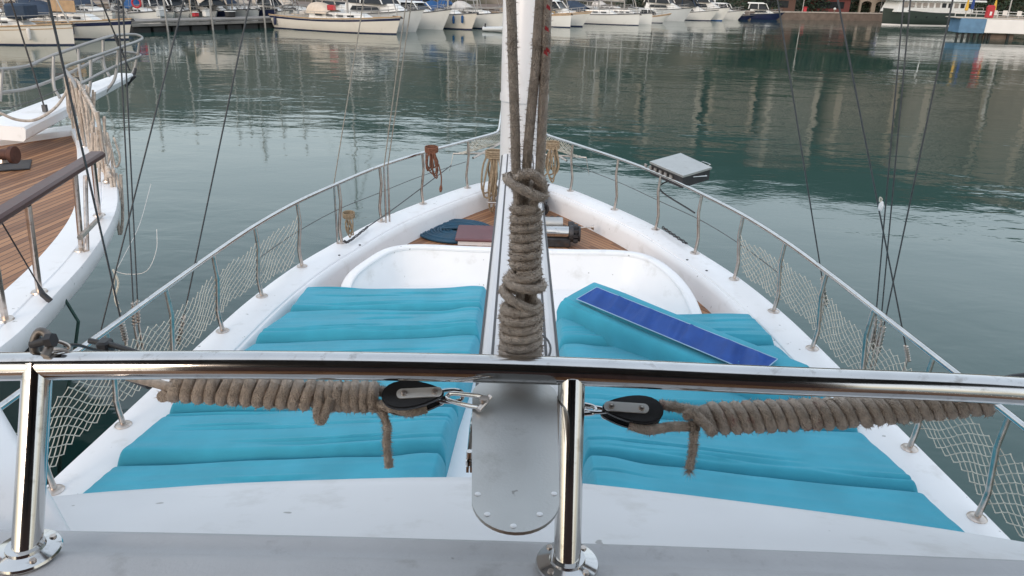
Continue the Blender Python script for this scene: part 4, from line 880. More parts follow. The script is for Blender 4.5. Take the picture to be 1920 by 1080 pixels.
tag(mb.build('neighbour_stay', M_wire), 'dark stay ending on the white bowsprit of the neighbouring boat', 'stay')
mb = MB(); st_t = Py(197, 20, 11.4); st_b = Py(243, 132, 12.0); mb.tube([st_b, st_t, st_t + (st_t - st_b) * 3], .012, 7); mb.tube([st_b.lerp(st_t, .35), st_b.lerp(st_t, .6)], .03, 7)
tag(mb.build('neighbour_stay', M_wire), 'dark stay with a turnbuckle at the tip of the neighbouring bowsprit', 'stay')
mb = MB(); mb.tube(cat_rom([Py(232, 146, 12.15), Py(246, 143, 12.2), Py(252, 138, 12.25), Py(254, 128, 12.3)], 4), .02, 6); mb.tube([Py(236, 162, 12.1), Py(246, 150, 12.1), Py(254, 142, 12.1)], .022, 6); mb.build('bow_shackle', M_dark, nb)
mb = MB(); mb.tube([Py(116, 552, 5.0), Py(147, 603, 4.9), Py(136, 690, 4.8), Py(120, 760, 4.6), Py(110, 900, 4.5)], .012, 6); tag(mb.build('mooring_chain', mat('weedy_green', (.015, .05, .04), .7, var=.4, vscale=40)), 'dark green weedy chain hanging beneath the neighbouring hull', 'chain')
mb = MB(); mb.lathe([(0, -.0), (.1, .0), (.11, .1), (.11, .5), (.1, .6), (0, .62)], Pz(60, 690, 1.6), 16); 
tag(mb.build('fender', M_rubber), 'dark grey fender hung between the two boats at left', 'fender')

# ------------------------------------------------------------------ boats along the far quay (built along +x = bow)
def hull_rows(L, Bm, f0, f1, secs, rake, stern_w=.78, full=.5):
    rows = []
    for i in range(25):
        t = i / 24; w = (stern_w + (1 - stern_w) * min(1, t / .4)) if t < .4 else (1 - ((t - .4) / .6) ** (2.0 + full)) ; w = max(0.0, w) * Bm / 2
        fb = f0 + (f1 - f0) * t ** 1.8 - .12 * math.sin(math.pi * t) * f1
        row = []
        for k, (zz, wf) in enumerate(secs):
            z = zz(fb); x = -L + L * t - rake * (1 - max(0, z) / fb) * t ** 4 + .35 * (1 - max(0, z) / fb) * (1 - t) ** 3
            row.append((x, w * (wf + (1 - wf) * (1 - t) * .3), z))
        rows.append(row)
    return rows
def two(mb, rows, flip=False):
    mb.loft(rows, flip=not flip); mb.loft([[(x, -y, z) for x, y, z in r_] for r_ in rows], flip=flip); return mb
def boat_base(name, label, cat, bow, head, L, Bm, f0, f1, hm, rake, stripe=None, boot=None, stern_w=.78, full=.5, group='boats moored along the far quay', deckm=None):
    a = math.atan2(head[1], head[0]); root = thing(name, label, cat, (bow[0], bow[1], 0), a, group, local=True)
    S = [(lambda fb: -.5, .6), (lambda fb: 0, .84), (lambda fb: fb * .5, .95), (lambda fb: fb, 1.0)]
    mb = MB(); rows = hull_rows(L, Bm, f0, f1, S, rake, stern_w, full); two(mb, rows); r0 = rows[0]
    mb.add([p for p in r0] + [(x, -y, z) for x, y, z in r0[::-1]], [tuple(range(8))]); mb.build('hull', hm, root, True, 45)
    dk = hull_rows(L, Bm, f0, f1, [(lambda fb: fb - .05, .99)], rake, stern_w, full); mb = MB(); mb.loft([[(x, -y, z), (x, y, z)] for ((x, y, z),) in dk]); mb.build('deck', deckm or M_deckb, root, False)
    mb = MB(); g = [Vector((x, y + .02, z + .03)) for ((x, y, z),) in hull_rows(L, Bm, f0, f1, [(lambda fb: fb, 1.0)], rake, stern_w, full)]; mb.tube(g, .05, 6); mb.tube([Vector((p.x, -p.y, p.z)) for p in g], .05, 6); mb.build('toe_rail', stripe and M_brownc or M_rubber, root)  # dark rail colour stands in for the shading line under the deck edge
    if stripe:
        mat_, u0, u1 = stripe; mb = MB(); two(mb, [[(x + (.012 if i == 24 else 0), y + .014, z) for x, y, z in r_] for i, r_ in enumerate(hull_rows(L, Bm, f0, f1, [(lambda fb: fb * u0, .955 + .045 * (u0 - .5) * 2), (lambda fb: fb * u1, .955 + .045 * (u1 - .5) * 2)], rake, stern_w, full))]); mb.build('stripe', mat_, root)
    if boot:
        mb = MB(); two(mb, [[(x, y + .02, z) for x, y, z in r_] for r_ in hull_rows(L, Bm, f0, f1, [(lambda fb: -.2, .81), (lambda fb: min(.18, .07 * fb), .875)], rake, stern_w, full)]); mb.build('boot_stripe', boot, root)
    def ed(x, o=0):
        t = (x + L) / L; w = (stern_w + (1 - stern_w) * min(1, t / .4)) if t < .4 else (1 - ((t - .4) / .6) ** (2.0 + full)); return max(0, w) * Bm / 2 - o, f0 + (f1 - f0) * t ** 1.8 - .12 * math.sin(math.pi * t) * f1
    return root, ed
def wedge(mb, x0, x1, w0, w1, z0, z1, s0=.2, s1=.6, ins=.12, bev=0):
    """cabin block: base x0..x1, half widths w0 aft w1 fore, sloping ends"""
    vs = [(x0, -w0, z0), (x1, -w1, z0), (x1, w1, z0), (x0, w0, z0), (x0 + s0, -w0 + ins, z1), (x1 - s1, -w1 * .85 + ins, z1), (x1 - s1, w1 * .85 - ins, z1), (x0 + s0, w0 - ins, z1)]
    return mb.add(vs, [(3, 2, 1, 0), (4, 5, 6, 7), (0, 1, 5, 4), (1, 2, 6, 5), (2, 3, 7, 6), (3, 0, 4, 7)])
def rails(root, ed, x0, x1, h=.6, step=1.2, m=None):
    mb = MB()
    for sy in (1, -1):
        pts = []; x = x0
        while x <= x1 + 1e-6: w, z = ed(x, .12); pts.append(Vector((x, sy * w, z + h))); mb.tube([(x, sy * w, z), (x, sy * w, z + h)], .02, 5); x += step
        w, z = ed(x1 + .3, .1); pts.append(Vector((min(-.05, x1 + .35), sy * w * .3, z + h + .05)))
        for q in (1, .5): mb.tube([Vector((p.x, p.y, p.z - h * (1 - q))) for p in pts], .018, 5)
    mb.build('guard_rail', m or M_alu, root)
def fenders(root, ed, xs, m, side=-1):
    for x in xs:
        w, z = ed(x); mb = MB(); mb.lathe([(0, -.75), (.10, -.7), (.12, -.6), (.12, -.15), (.09, -.05), (.03, 0), (0, 0)], (x, side * (w + .13), z - .1), 10); mb.tube([(x, side * (w + .1), z - .1), (x, side * w, z + .05)], .012, 4); mb.build('fender', m, root)
def sailboat(label, bow, head, L, hm, stripe=None, boot=None, cover=M_navyc, hood=M_navyc, furl=True, mast_h=None, fend=None, f=(.95, 1.25), extra=None, name='sailing_yacht', rake=.5):
    Bm = L * .3; root, ed = boat_base(name, label, 'sailboat', bow, head, L, Bm, f[0], f[1], hm, rake, stripe, boot)
    mb = MB(); wedge(mb, -.68 * L, -.22 * L, Bm * .30, Bm * .18, f[0] - .1, f[0] + .42, .1, .9); cab = mb.build('cabin', M_hullw, root, True, 30)
    for k in range(4):
        x = -.6 * L + k * .085 * L
        for sy in (1, -1): mb = MB(); mb.box((x, sy * (Bm * .30 - .07 - k * .035 * Bm * .3), f[0] + .2), (.055 * L, .06, .16), 0, .02); mb.build('window', M_glass, cab)
    mh = mast_h or L * 1.25; mx = -.42 * L
    mb = MB(); mb.tube([(mx, 0, f[0]), (mx, 0, mh)], [.09, .07], 10); mb.tube([(mx, -.9, mh * .55), (mx, .9, mh * .55)], .03, 6); mb.build('mast', M_alu, root)
    mb = MB(); mb.tube([(mx, 0, f[0] + 1.35), (-.88 * L, 0, f[0] + 1.5)], .07, 8); mb.build('boom', M_alu, root)
    mb = MB(); pts = [Vector((mx - .1 - (.46 * L - .2) * k / 14, .03 * math.sin(k * 2.1), f[0] + 1.55 + .03 * math.sin(k * 1.3) + .1 * (1 - k / 14))) for k in range(15)]; mb.tube(pts, [(.20 - .009 * k) * (1 + .12 * math.sin(k * 2.7)) for k in range(15)], 10); mb.build('sail_cover', cover, root)
    if hood:
        mb = MB(); rows = []
        for k in range(7):
            x = -.70 * L + k * .028 * L; hh = .95 * math.sin(math.pi * (.18 + .82 * (1 - k / 6)) * .62)
            rows.append([(x, Bm * .3 * math.cos(a), f[0] + .3 + hh * math.sin(a)) for a in [math.pi * q / 10 for q in range(11)]])
        mb.loft(rows); mb.build('spray_hood', hood, root)
    mb = MB()
    for sx, x in ((0, -.02 * L), (1, -.99 * L)): mb.tube([(x, 0, f[1] if not sx else f[0]), (mx, 0, mh)], .016 if sx else (.05 if furl else .016), 5)
    for sy in (1, -1): w, z = ed(mx - .2, .1); mb.tube([(mx - .2, sy * w, z), (mx, sy * .9, mh * .55), (mx, 0, mh)], .014, 5)
    mb.build('rigging', M_alu if furl else M_wire, root); rails(root, ed, -.95 * L, -.08 * L)
    if fend: fenders(root, ed, fend[0], fend[1])
    for k in range(3): mb = MB(); x = random.uniform(-.95, -.74) * L; mb.box((x, -.7 + .6 * k, f[0] + .25), (random.uniform(.3, .6), .35, random.uniform(.3, .5)), random.random(), .04); mb.build('cockpit_locker', random.choice([M_hullg, M_brownc, M_navyc, M_whitec]), root)
    mb = MB(); mb.tube([(-.86 * L, .38 * math.cos(q), f[0] + .75 + .38 * math.sin(q)) for q in [2 * math.pi * k / 18 for k in range(18)]], .025, 5, closed=True); mb.build('steering_wheel', M_dark, root)
    if hood:
        mb = MB(); zb = f[0] + 1.95; mb.loft([[(x, Bm * .36 * u, zb + .16 * (1 - u * u) + dz) for u in (-1, -.6, -.2, .2, .6, 1)] for x, dz in ((-.98 * L, -.06), (-.9 * L, .04), (-.82 * L, .05), (-.75 * L, -.05))]); mb.build('bimini', hood, root)
        mb = MB()
        for sy in (1, -1):
            for x in (-.97 * L, -.76 * L): mb.tube([(-.87 * L, sy * Bm * .38, f[0] + .1), (x, sy * Bm * .36, zb)], .02, 5)
        mb.build('bimini_frame', M_alu, root)
    mb = MB(); mb.tube([(-.06 * L, 0, f[1] + .05), (.012 * L, 0, f[1] - .02)], .06, 6); mb.tube([(.0, -.12, f[1] - .12), (.02 * L, 0, f[1] - .1), (.0, .12, f[1] - .12)], .035, 5); mb.build('bow_anchor', M_dark, root)
    return root, ed
def motorboat(label, bow, head, L, hm, stripe=None, boot=None, top='hardtop', f=(.95, 1.45), fend=None, arch=True, name='motor_boat', canvas=None, rake=1.1, hscale=1):
    Bm = L * .32; root, ed = boat_base(name, label, 'motorboat', bow, head, L, Bm, f[0], f[1], hm, rake, stripe, boot, .92, .2, deckm=M_hullw)
    mb = MB(); wedge(mb, -.72 * L, -.14 * L, Bm * .40, Bm * .16, f[0] - .1, f[0] + .62 * hscale, .1, 1.9, .16); cab = mb.build('cabin', M_hullw, root, True, 30)
    z1 = f[0] + .6 * hscale; mb = MB(); wedge(mb, -.74 * L, -.34 * L, Bm * .36, Bm * .30, z1, z1 + .72 * hscale, .3, .95, .14); mb.build('windscreen', M_glass, root, True, 30)
    mb = MB(); wedge(mb, -.78 * L, -.40 * L, Bm * .34, Bm * .27, z1 + .73 * hscale, z1 + .90 * hscale, .0, .45, .06)
    for sy in (1, -1):
        mb.tube([(-.40 * L, sy * Bm * .26, z1 + .75 * hscale), (-.335 * L, sy * Bm * .29, z1)], .06, 6); mb.tube([(-.56 * L, sy * Bm * .30, z1 + .75 * hscale), (-.55 * L, sy * Bm * .355, z1)], .06, 6); mb.tube([(-.73 * L, sy * Bm * .30, z1 + .8 * hscale), (-.75 * L, sy * Bm * .36, z1)], .07, 6)
    mb.build('hard_top', canvas or M_hullw, root, True, 30)
    if top == 'flybridge':
        mb = MB(); z2 = z1 + .9 * hscale; wedge(mb, -.76 * L, -.46 * L, Bm * .31, Bm * .24, z2, z2 + .5, -.1, .5, .05); mb.build('flybridge', M_hullw, root, True, 30)
        mb = MB(); wedge(mb, -.60 * L, -.47 * L, Bm * .25, Bm * .22, z2 + .5, z2 + .8, .1, .3, .05); mb.build('fly_screen', M_glass, root)
    if arch:
        mb = MB(); z2 = z1 + .85 * hscale; mb.tube(cat_rom([(-.74 * L, -Bm * .33, z2 - .4), (-.72 * L, -Bm * .27, z2 + .65), (-.71 * L, 0, z2 + .8), (-.72 * L, Bm * .27, z2 + .65), (-.74 * L, Bm * .33, z2 - .4)], 5), .08, 7); mb.tube([(-.71 * L, 0, z2 + .8), (-.72 * L, 0, z2 + 2.2)], .015, 5); mb.lathe([(0, 0), (.25, 0), (.22, .18), (0, .22)], (-.71 * L, .3, z2 + .75), 12); mb.build('radar_arch', M_hullw, root)
    for sy in (1, -1): mb = MB(); mb.add([(-.66 * L, sy * (Bm * .385 - .05), f[0] + .18), (-.36 * L, sy * (Bm * .30 - .045), f[0] + .2), (-.40 * L, sy * (Bm * .275 - .06), f[0] + .42 * hscale), (-.64 * L, sy * (Bm * .36 - .07), f[0] + .42 * hscale)], [(0, 1, 2, 3)]); mb.v = [Vector((p.x, p.y + sy * .03, p.z)) for p in mb.v]; mb.build('cabin_window', M_glass, cab, False)
    rails(root, ed, -.55 * L, -.1 * L, .55, .9)
    if fend: fenders(root, ed, fend[0], fend[1])
    return root, ed
def W(px, py): p = Pz(px, py, 0); return (p.x, p.y)
HD = (.86, -.5)
# left row, nearest first
sb, ed = sailboat('cream sailboat nearest the left edge with folded navy canvas on deck', W(143, 85), (1, -.04), 11.5, M_hullc, (M_brownc, .80, .84), M_navy, cover=M_whitec, fend=([-2.2], M_whitec), f=(1.15, 1.3), rake=.1)
mb = MB(); mb.box((-3.2, 0, 2.0), (1.3, 1.8, .9), .2, .12); mb.build('folded_canvas', M_navyc, sb); mb = MB(); mb.box((-8.9, -.7, 2.0), (.5, .3, .55), 0, .05); mb.build('life_ring_case', mat('dusty_pink', (.35, .16, .16), .8), sb)
sb, ed = sailboat('cream sailboat with navy stripe and tan boards behind the first sailboat', W(253, 75), (1, -.12), 10.5, M_hullc, (M_navy, .74, .92), M_navy, cover=mat('maroon_canvas', (.16, .05, .06), .8), fend=([-3.6], M_navy), f=(1.2, 1.4))
mb = MB(); mb.box((-4.4, -.9, 2.15), (1.7, .05, .75), .05); mb.build('tan_board', M_brownc, sb)
sb, ed = sailboat('white sailboat with dark navy stripe lying broadside before the motor yacht', W(752, 65), (12.1, -5.4), 13.2, M_hullc, (M_navy, .80, .94), M_navy, cover=M_tanc, hood=M_tanc, fend=([-12.4], M_navy), f=(1.15, 1.45))
mb = MB(); mb.box((-6.4, -1.2, 2.0), (.9, .15, .45), 0, .05); mb.build('red_cloth', M_red, sb)
motorboat('white flybridge motor yacht behind the broadside sailboat', W(796, 62), (.80, -.6), 12.5, M_hullg, top='flybridge', f=(1.5, 2.0), hscale=1.35)
motorboat('white motor cruiser with raked bow right of the flybridge yacht', W(846, 57), (.80, -.6), 10.5, M_hullw, f=(1.3, 1.9), hscale=.8, arch=False)
sailboat('cream sailboat with a blue fender left of the mast', W(895, 57), (.75, -.66), 10, M_hullc, None, M_navy, cover=M_bluec, hood=M_bluec, fend=([-1.3, -2.2], M_bluec), f=(1.3, 1.6), name='sailing_yacht', rake=.8)
sailboat('white sailboat with grey hood half hidden by the mast', W(952, 57), (.7, -.7), 11, M_hullw, None, M_navy, cover=M_bluec, hood=M_whitec, f=(1.3, 1.7), rake=.9)
# inflatable dinghy
c = Vector((*W(928, 59), .22)); root = thing('inflatable_dinghy', 'small grey inflatable dinghy on the water close left of the mast', 'dinghy', tuple(c)); mb = MB()
mb.tube(cat_rom([c + Vector((-1.2, -.5, 0)), c + Vector((.6, -.5, .05)), c + Vector((1.3, -.2, .2)), c + Vector((1.3, .2, .2)), c + Vector((.6, .5, .05)), c + Vector((-1.2, .5, 0))], 5), .2, 10); mb.build('air_tube', M_hullg, root); mb = MB(); mb.box(c + Vector((-.95, 0, .25)), (.12, .85, .5)); mb.box(c + Vector((0, 0, -.05)), (2, .8, .06)); mb.build('transom', M_dark, root)
# right row
sailboat('white sailboat with plumb stem just right of the mast', W(1070, 52), (.88, -.47), 9.5, M_hullw, (M_brownc, .90, .97), M_navy, cover=M_whitec, hood=M_whitec, f=(1.29, 1.44), rake=.05)
mo, ed = motorboat('white motor cruiser with yellow bow marks right of the plumb-stemmed sailboat', W(1108, 51), (.88, -.47), 10.5, M_hullw, (M_brownc, .88, .95), M_navy, f=(1.26, 1.67), hscale=1.0)
mb = MB()
for k in range(3): mb.box((-4.2 + .12 * k, -1.62, 1.5 - .32 * k), (.75, .05, .14), 0, .01)
mb.build('yellow_marks', M_yel, mo)
sailboat('long white sailboat with dark navy cover and vertical bow near centre', W(1198, 48), (.93, -.37), 12.5, M_hullw, None, M_navy, cover=M_navyc, f=(1.18, 1.33), rake=.05)
sailboat('small white sailboat under a pale boom tent', W(1222, 46), (.9, -.4), 9, M_hullw, None, None, cover=M_whitec, hood=None, f=(1.18, 1.33), rake=.05)
motorboat('small open white motorboat with dark wedge of shade under its bow', W(1257, 44), (.95, -.3), 5.5, M_hullw, (M_brownc, .88, .96), M_navy, f=(0.81, 1.22), hscale=.6, arch=False)
motorboat('grey hulled motor cruiser with rounded white cabin', W(1296, 41), (.8, -.6), 9.5, M_hullg, f=(1.55, 1.82), hscale=1.3, canvas=M_whitec, arch=False)
motorboat('white motor cruiser under a blue grey awning', W(1345, 40), (.85, -.52), 9.5, M_hullw, None, M_navy, f=(1.11, 1.52), hscale=1.3, canvas=M_navyc, arch=False)
motorboat('white motor cruiser with blue waterline and tall dark windows', W(1366, 40), (.75, -.66), 9, M_hullw, None, M_bluec, f=(1.63, 1.90), hscale=1.5, arch=False)
motorboat('small white cuddy boat right of the blue-waterline cruiser', W(1396, 38), (.8, -.6), 7.5, M_hullw, f=(1.04, 1.44), hscale=.9)
motorboat('low dark tender beside the navy runabout', W(1415, 38), (.9, -.4), 5, M_navy, f=(0.52, 0.76), hscale=.5, arch=False)
motorboat('navy hulled runabout with white cuddy top near the stone quay', W(1469, 38), (.97, -.25), 7.5, M_navy, f=(0.89, 1.14), hscale=1.1, arch=False)
# second row, partly hidden
for lab, px, py, kind, L_, kw in (
    ('white motorboat with a rounded arch above the pontoon at left', 330, 49, 'm', 9, dict(hm=M_hullw)),
    ('white dinghy-bowed motorboat beside the pontoon middle', 360, 47, 'm', 7, dict(hm=M_hullw)),
    ('low white motorboat with red bow flag over the pontoon', 410, 46, 'm', 7, dict(hm=M_hullg)),
    ('dark hulled sailboat with large beige boom tent above the pontoon', 520, 43, 's', 12, dict(hm=M_navy, cover=M_tanc, hood=M_tanc)),
    ('white sailboat with navy hood behind the pontoon at far left', 215, 50, 's', 11, dict(hm=M_hullw)),
    ('grey white sailboat in the second row left of the beige tent', 465, 44, 's', 10, dict(hm=M_hullg, cover=M_tanc, hood=M_tanc)),
    ('second-row sailboat behind the broadside sailboat stern', 600, 43, 's', 11, dict(hm=M_hullw, cover=M_whitec, hood=M_tanc)),
    ('motorboat under a bright blue cover behind the raked cruiser', 838, 38, 'm', 10, dict(hm=M_hullw, canvas=M_bluec)),
    ('second-row sailboat with white cover behind the cream sailboat', 905, 38, 's', 11, dict(hm=M_hullw, cover=M_whitec, hood=M_bluec)),
    ('second-row navy-covered sailboat right of the mast', 1150, 34, 's', 12, dict(hm=M_hullg, cover=M_navyc)),
    ('second-row motor cruiser behind the rounded grey cruiser', 1322, 31, 'm', 10, dict(hm=M_hullw, canvas=M_navyc)),
    ('sailboat with maroon sail cover far behind the two cream sailboats', 110, 52, 's', 11, dict(hm=M_hullg, cover=M_maroon, hood=M_navyc)),
    ('sailboat with tan hood in the back row at the left edge', 20, 56, 's', 11, dict(hm=M_hullw, cover=M_tanc, hood=M_tanc)),
    ('motor cruiser with navy canvas behind the red lifebuoy', 285, 46, 'm', 9, dict(hm=M_hullw, canvas=M_navyc)),
    ('motorboat with blue canvas roof left of the beige tent', 390, 43, 'm', 8, dict(hm=M_hullg, canvas=M_bluec)),
    ('back-row sailboat with tan cover right of the beige tent', 555, 40, 's', 11, dict(hm=M_hullw, cover=M_brownc, hood=M_tanc)),
    ('back-row motor cruiser between broadside sailboat and flybridge yacht', 680, 40, 'm', 11, dict(hm=M_hullg, canvas=M_tanc)),
    ('back-row sailboat with white cover above the raked cruiser', 770, 38, 's', 12, dict(hm=M_hullw, cover=M_whitec, hood=M_navyc)),
    ('back-row motor cruiser with navy canvas just right of the mast', 1085, 36, 'm', 10, dict(hm=M_hullw, canvas=M_navyc)),
    ('back-row sailboat with tan cover between the two white sailboats', 1190, 33, 's', 11, dict(hm=M_hullw, cover=M_tanc, hood=M_whitec)),
    ('back-row white motorboat right of the rounded grey cruiser', 1385, 30, 'm', 9, dict(hm=M_hullw)),
    ('sailboat with blue hood close behind the grey pontoon locker', 305, 50, 's', 9, dict(hm=M_hullw, cover=M_bluec, hood=M_bluec)),
    ('sailboat with white hood behind the red pontoon crate', 375, 46, 's', 9, dict(hm=M_hullc, cover=M_whitec, hood=M_whitec)),
    ('navy hulled motorboat behind the white pontoon box', 440, 45, 'm', 8, dict(hm=M_navy, canvas=M_tanc)),
    ('white sailboat with dark hood behind the pontoon right end', 488, 43, 's', 10, dict(hm=M_hullw, cover=M_navyc, hood=M_navyc)),
    ('white motorboat just left of the broadside sailboat stern', 545, 44, 'm', 7, dict(hm=M_hullw, canvas=M_whitec)),
    ('second-row sailboat behind the small open motorboat', 1262, 33, 's', 10, dict(hm=M_hullw, cover=M_tanc, hood=None))):
    if kind == 'm': motorboat(lab, W(px, py), (.72, -.69), L_, kw.pop('hm'), f=(.95, 1.25), hscale=1.1, **kw)
    else: sailboat(lab, W(px, py), (.72, -.69), L_, kw.pop('hm'), f=(1.0, 1.3), **kw)
# big beige boom tent and white cover on the pontoon
p0 = Vector((*W(415, 52), 0)); p1 = Vector((*W(500, 48), 0)); ax = (p1 - p0).normalized(); nx = Vector((-ax.y, ax.x, 0)); mb = MB(); rows = []
for k in range(9):
    t = k / 8; c = p0.lerp(p1, t) + nx * 4; hz = 3.3 + .5 * math.sin(math.pi * t); rows.append([c + nx * a + Vector((0, 0, hz - abs(a) * .75 + .12 * math.sin(k * 2 + a))) for a in (-1.6, -1.1, -.5, 0, .5, 1.1, 1.6)])
mb.loft(rows); mb.loft([[p + Vector((0, 0, -.03)) for p in r_] for r_ in rows], flip=True)
for t in (.05, .95): c = p0.lerp(p1, t) + nx * 4; mb.tube([c + Vector((0, 0, .5)), c + Vector((0, 0, 3.4))], .05, 6)
tag(mb.build('boat_tent', M_tanc), 'large beige canvas tent spread over boats behind the pontoon', 'tent')
# floating pontoon at left
a, b = Vector((*W(250, 62), 0)), Vector((*W(545, 51), 0)); ax = (b - a).normalized(); nx = Vector((-ax.y, ax.x, 0)); Lp = (b - a).length; ang = math.atan2(ax.y, ax.x); c = (a + b) / 2 + nx * 1.3
root = thing('floating_pontoon', 'low dark grey floating pontoon stretching between the left sailboats', 'pontoon', (c.x, c.y, 0))
mb = MB(); mb.box((c.x, c.y, .80), (Lp, 2.6, .18), ang, .03); mb.build('walkway', M_concrete, root)
mb = MB(); n_ = 9
for k in range(n_): q = a.lerp(b, (k + .5) / n_) + nx * 1.3; mb.box((q.x, q.y, .12), (Lp / n_ * .86, 2.3, .55), ang, .05)
mb.build('float', M_darkp, root)
mb = MB(); q = c - nx * 1.31; mb.box((q.x, q.y, .56), (Lp, .10, .22), ang, .02); mb.build('timber_fender', M_concrete, root)
for k in range(3):
    q = a.lerp(b, (.18, .45, .8)[k]) - nx * .25; mb = MB(); mb.tube([(q.x, q.y, -1.5), (q.x, q.y, 2.6)], .09, 8); mb.lathe([(.09, 2.6), (.12, 2.6), (0, 2.8)], (q.x, q.y, 0), 8); mb.build('guide_pile', M_alu, root)
q = Vector((*W(262, 48), 1.9)); mb = MB(); mb.tube([q + Vector((.38 * math.cos(t), 0, .38 * math.sin(t))) for t in [2 * math.pi * k / 20 for k in range(20)]], .09, 8, closed=True); tag(mb.build('lifebuoy', M_red), 'red lifebuoy ring hung up at the pontoon left end', 'lifebuoy')
for lab, px, m_, s_ in (('red covered crate on the pontoon', 385, M_red, (.5, .4, .35)), ('grey locker on the pontoon near the left end', 320, M_hullg, (.6, .5, .55)), ('white storage box on the pontoon near the beige tent', 405, M_hullw, (.5, .5, .45)), ('dark storage bin on the pontoon right half', 450, M_darkp, (.8, .5, .45))):
    q = Vector((*W(px, 53), 0)) + nx * 1.2; root = thing('dock_box', lab, 'box', (q.x, q.y, .9)); mb = MB(); mb.box((q.x, q.y, .9 + s_[2] / 2), s_, ang, .06); mb.build('body', m_, root); mb = MB(); mb.box((q.x, q.y, .93 + s_[2]), (s_[0] * 1.06, s_[1] * 1.08, .06), ang, .02); mb.build('lid', M_hullw, root)

# dark green motor yacht at right
yb = Vector((*W(1650, 46), 0)); ys = Vector((*W(1822, 48), 0)); hd = (yb - ys); LY = hd.length
root, ed = boat_base('green_motor_yacht', 'large dark green motor yacht with white deckhouse by the stone quay', 'yacht', (yb.x, yb.y), hd, LY, 4.8, 2.0, 2.35, M_dkgreen, .3, None, M_whitebox, .95, 1.6)
mb = MB(); wedge(mb, -.86 * LY, -.06 * LY, 1.9, 1.7, 1.9, 3.55, .2, .5, .12); dh = mb.build('deckhouse', M_hullw, root, True, 30)
for k in range(11):
    x = -.80 * LY + k * .066 * LY
    for sy in (1, -1): mb = MB(); mb.box((x, sy * (1.84 - .014 * k), 2.95), (.044 * LY, .06, .70), 0, .02); mb.build('window', M_glass if k in (0, 1, 3, 4) else M_curt, dh)
mb = MB(); wedge(mb, -.97 * LY, -.03 * LY, 2.2, 2.0, 3.56, 3.80, 0, .2, .05); mb.build('upper_deck', M_hullw, root, True, 30)
mb = MB(); wedge(mb, -.66 * LY, -.22 * LY, 1.5, 1.3, 3.8, 5.4, .3, 1.2, .2); up_ = mb.build('wheelhouse', M_hullw, root, True, 30)
mb = MB(); wedge(mb, -.64 * LY, -.24 * LY, 1.53, 1.32, 4.35, 5.0, .1, .55, .07); mb.build('window', M_glass, up_)
for k in range(8): w, z = ed(-.85 * LY + k * .1 * LY); mb = MB(); mb.lathe([(0, -.03), (.14, -.03), (.16, 0), (.14, .03), (0, .03)], (-.85 * LY + k * .1 * LY, (w * .97 + .02), 1.25), 12, Matrix.Rotation(R(90), 3, 'X')); mb.build('porthole', M_glass, root)
rails(root, ed, -.95 * LY, -.1 * LY, .8, 1.5, M_hullw); mb = MB(); mb.tube([(-.5 * LY, 0, 5.4), (-.5 * LY, 0, 9)], .07, 8); mb.build('mast', M_hullw, root)
c = Vector((*W(1772, 48), .2)); root = thing('white_dinghy', 'small white dinghy with a fender by the green yacht stern', 'dinghy', tuple(c)); mb = MB(); rows = []
for k in range(9):
    t = k / 8; w_ = .7 * math.sin(math.pi * (.25 + .75 * t)) ** .6 if t < 1 else 0.02; rows.append([c + Vector((-1.6 + 3.2 * t, w_ * math.cos(a_), -.1 + .55 * math.sin(a_))) for a_ in [math.pi * (1 + q / 8) for q in range(9)]] )
mb.loft([[p + Vector((0, 0, .35)) for p in r_] for r_ in rows]); mb.loft([[p * 1 + Vector((0, 0, .40)) for p in r_] for r_ in rows], flip=True); mb.build('dinghy_hull', M_hullw, root)
q = Vector((*W(1785, 44), .55)); mb = MB(); mb.lathe([(0, -.3), (.22, -.22), (.3, 0), (.22, .22), (0, .3)], q, 14); tag(mb.build('mooring_buoy', M_hullw), 'white round buoy floating between green yacht and blue box', 'buoy')

# pontoon with blue end box at the right
pa, pb, pc = Vector((*W(1793, 71), 0)), Vector((*W(1843, 73), 0)), Vector((*W(1960, 77), 0)); ang = math.atan2(pc.y - pa.y, pc.x - pa.x); ex = (pc - pa).normalized(); ey = Vector((-ex.y, ex.x, 0))
def zy(py, p, px): return Py(px, py, p.y).z
z0, z1 = zy(61, pa, 1795), zy(34, pa, 1795)
root = thing('bathing_platform', 'raised jetty wrapped in white sheeting with a painted blue end panel', 'jetty', (pa.x, pa.y, 0))
Lb = (pb - pa).length; mb = MB(); c = (pa + pb) / 2 + ey * 1.5; mb.box((c.x, c.y, (z0 + z1) / 2), (Lb, 3, z1 - z0), ang, .03); bx = mb.build('blue_panel', M_bluebox, root)
Lw = 16; c = pb + ex * Lw / 2 + ey * 1.55; mb = MB(); mb.box((c.x, c.y, (z0 + z1) / 2 + .03), (Lw, 3, z1 - z0 - .08), ang, .04); mb.build('white_sheeting', M_whitebox, root)
mb = MB(); c = pa + ex * 9 + ey * 1.55; mb.box((c.x, c.y, z1 + .06), (19, 3.2, .10), ang, .02); mb.build('deck', M_deckb, root)
for k in range(13):
    q = pa + ex * (.15 + k * .62 if k < 6 else 3.6 + (k - 6) * 2.0) + ey * .35; mb = MB(); mb.box((q.x, q.y, z0 / 2 - .6), (.22, .22, z0 + 1.2 - .01), ang); mb.build('pile', M_darkp, root)
mb = MB(); c = pb + ex * 1.9 + ey * .9; mb.box((c.x, c.y, z0 / 2 - .2), (3.2, .3, z0 + .38), ang); mb.build('under_panel', M_stone, root)
mb = MB()   # pale swirling emblem on the blue panel
def on(u, v): p = pa + ex * (u * Lb) - ey * .012; return Vector((p.x, p.y, z0 + v * (z1 - z0)))
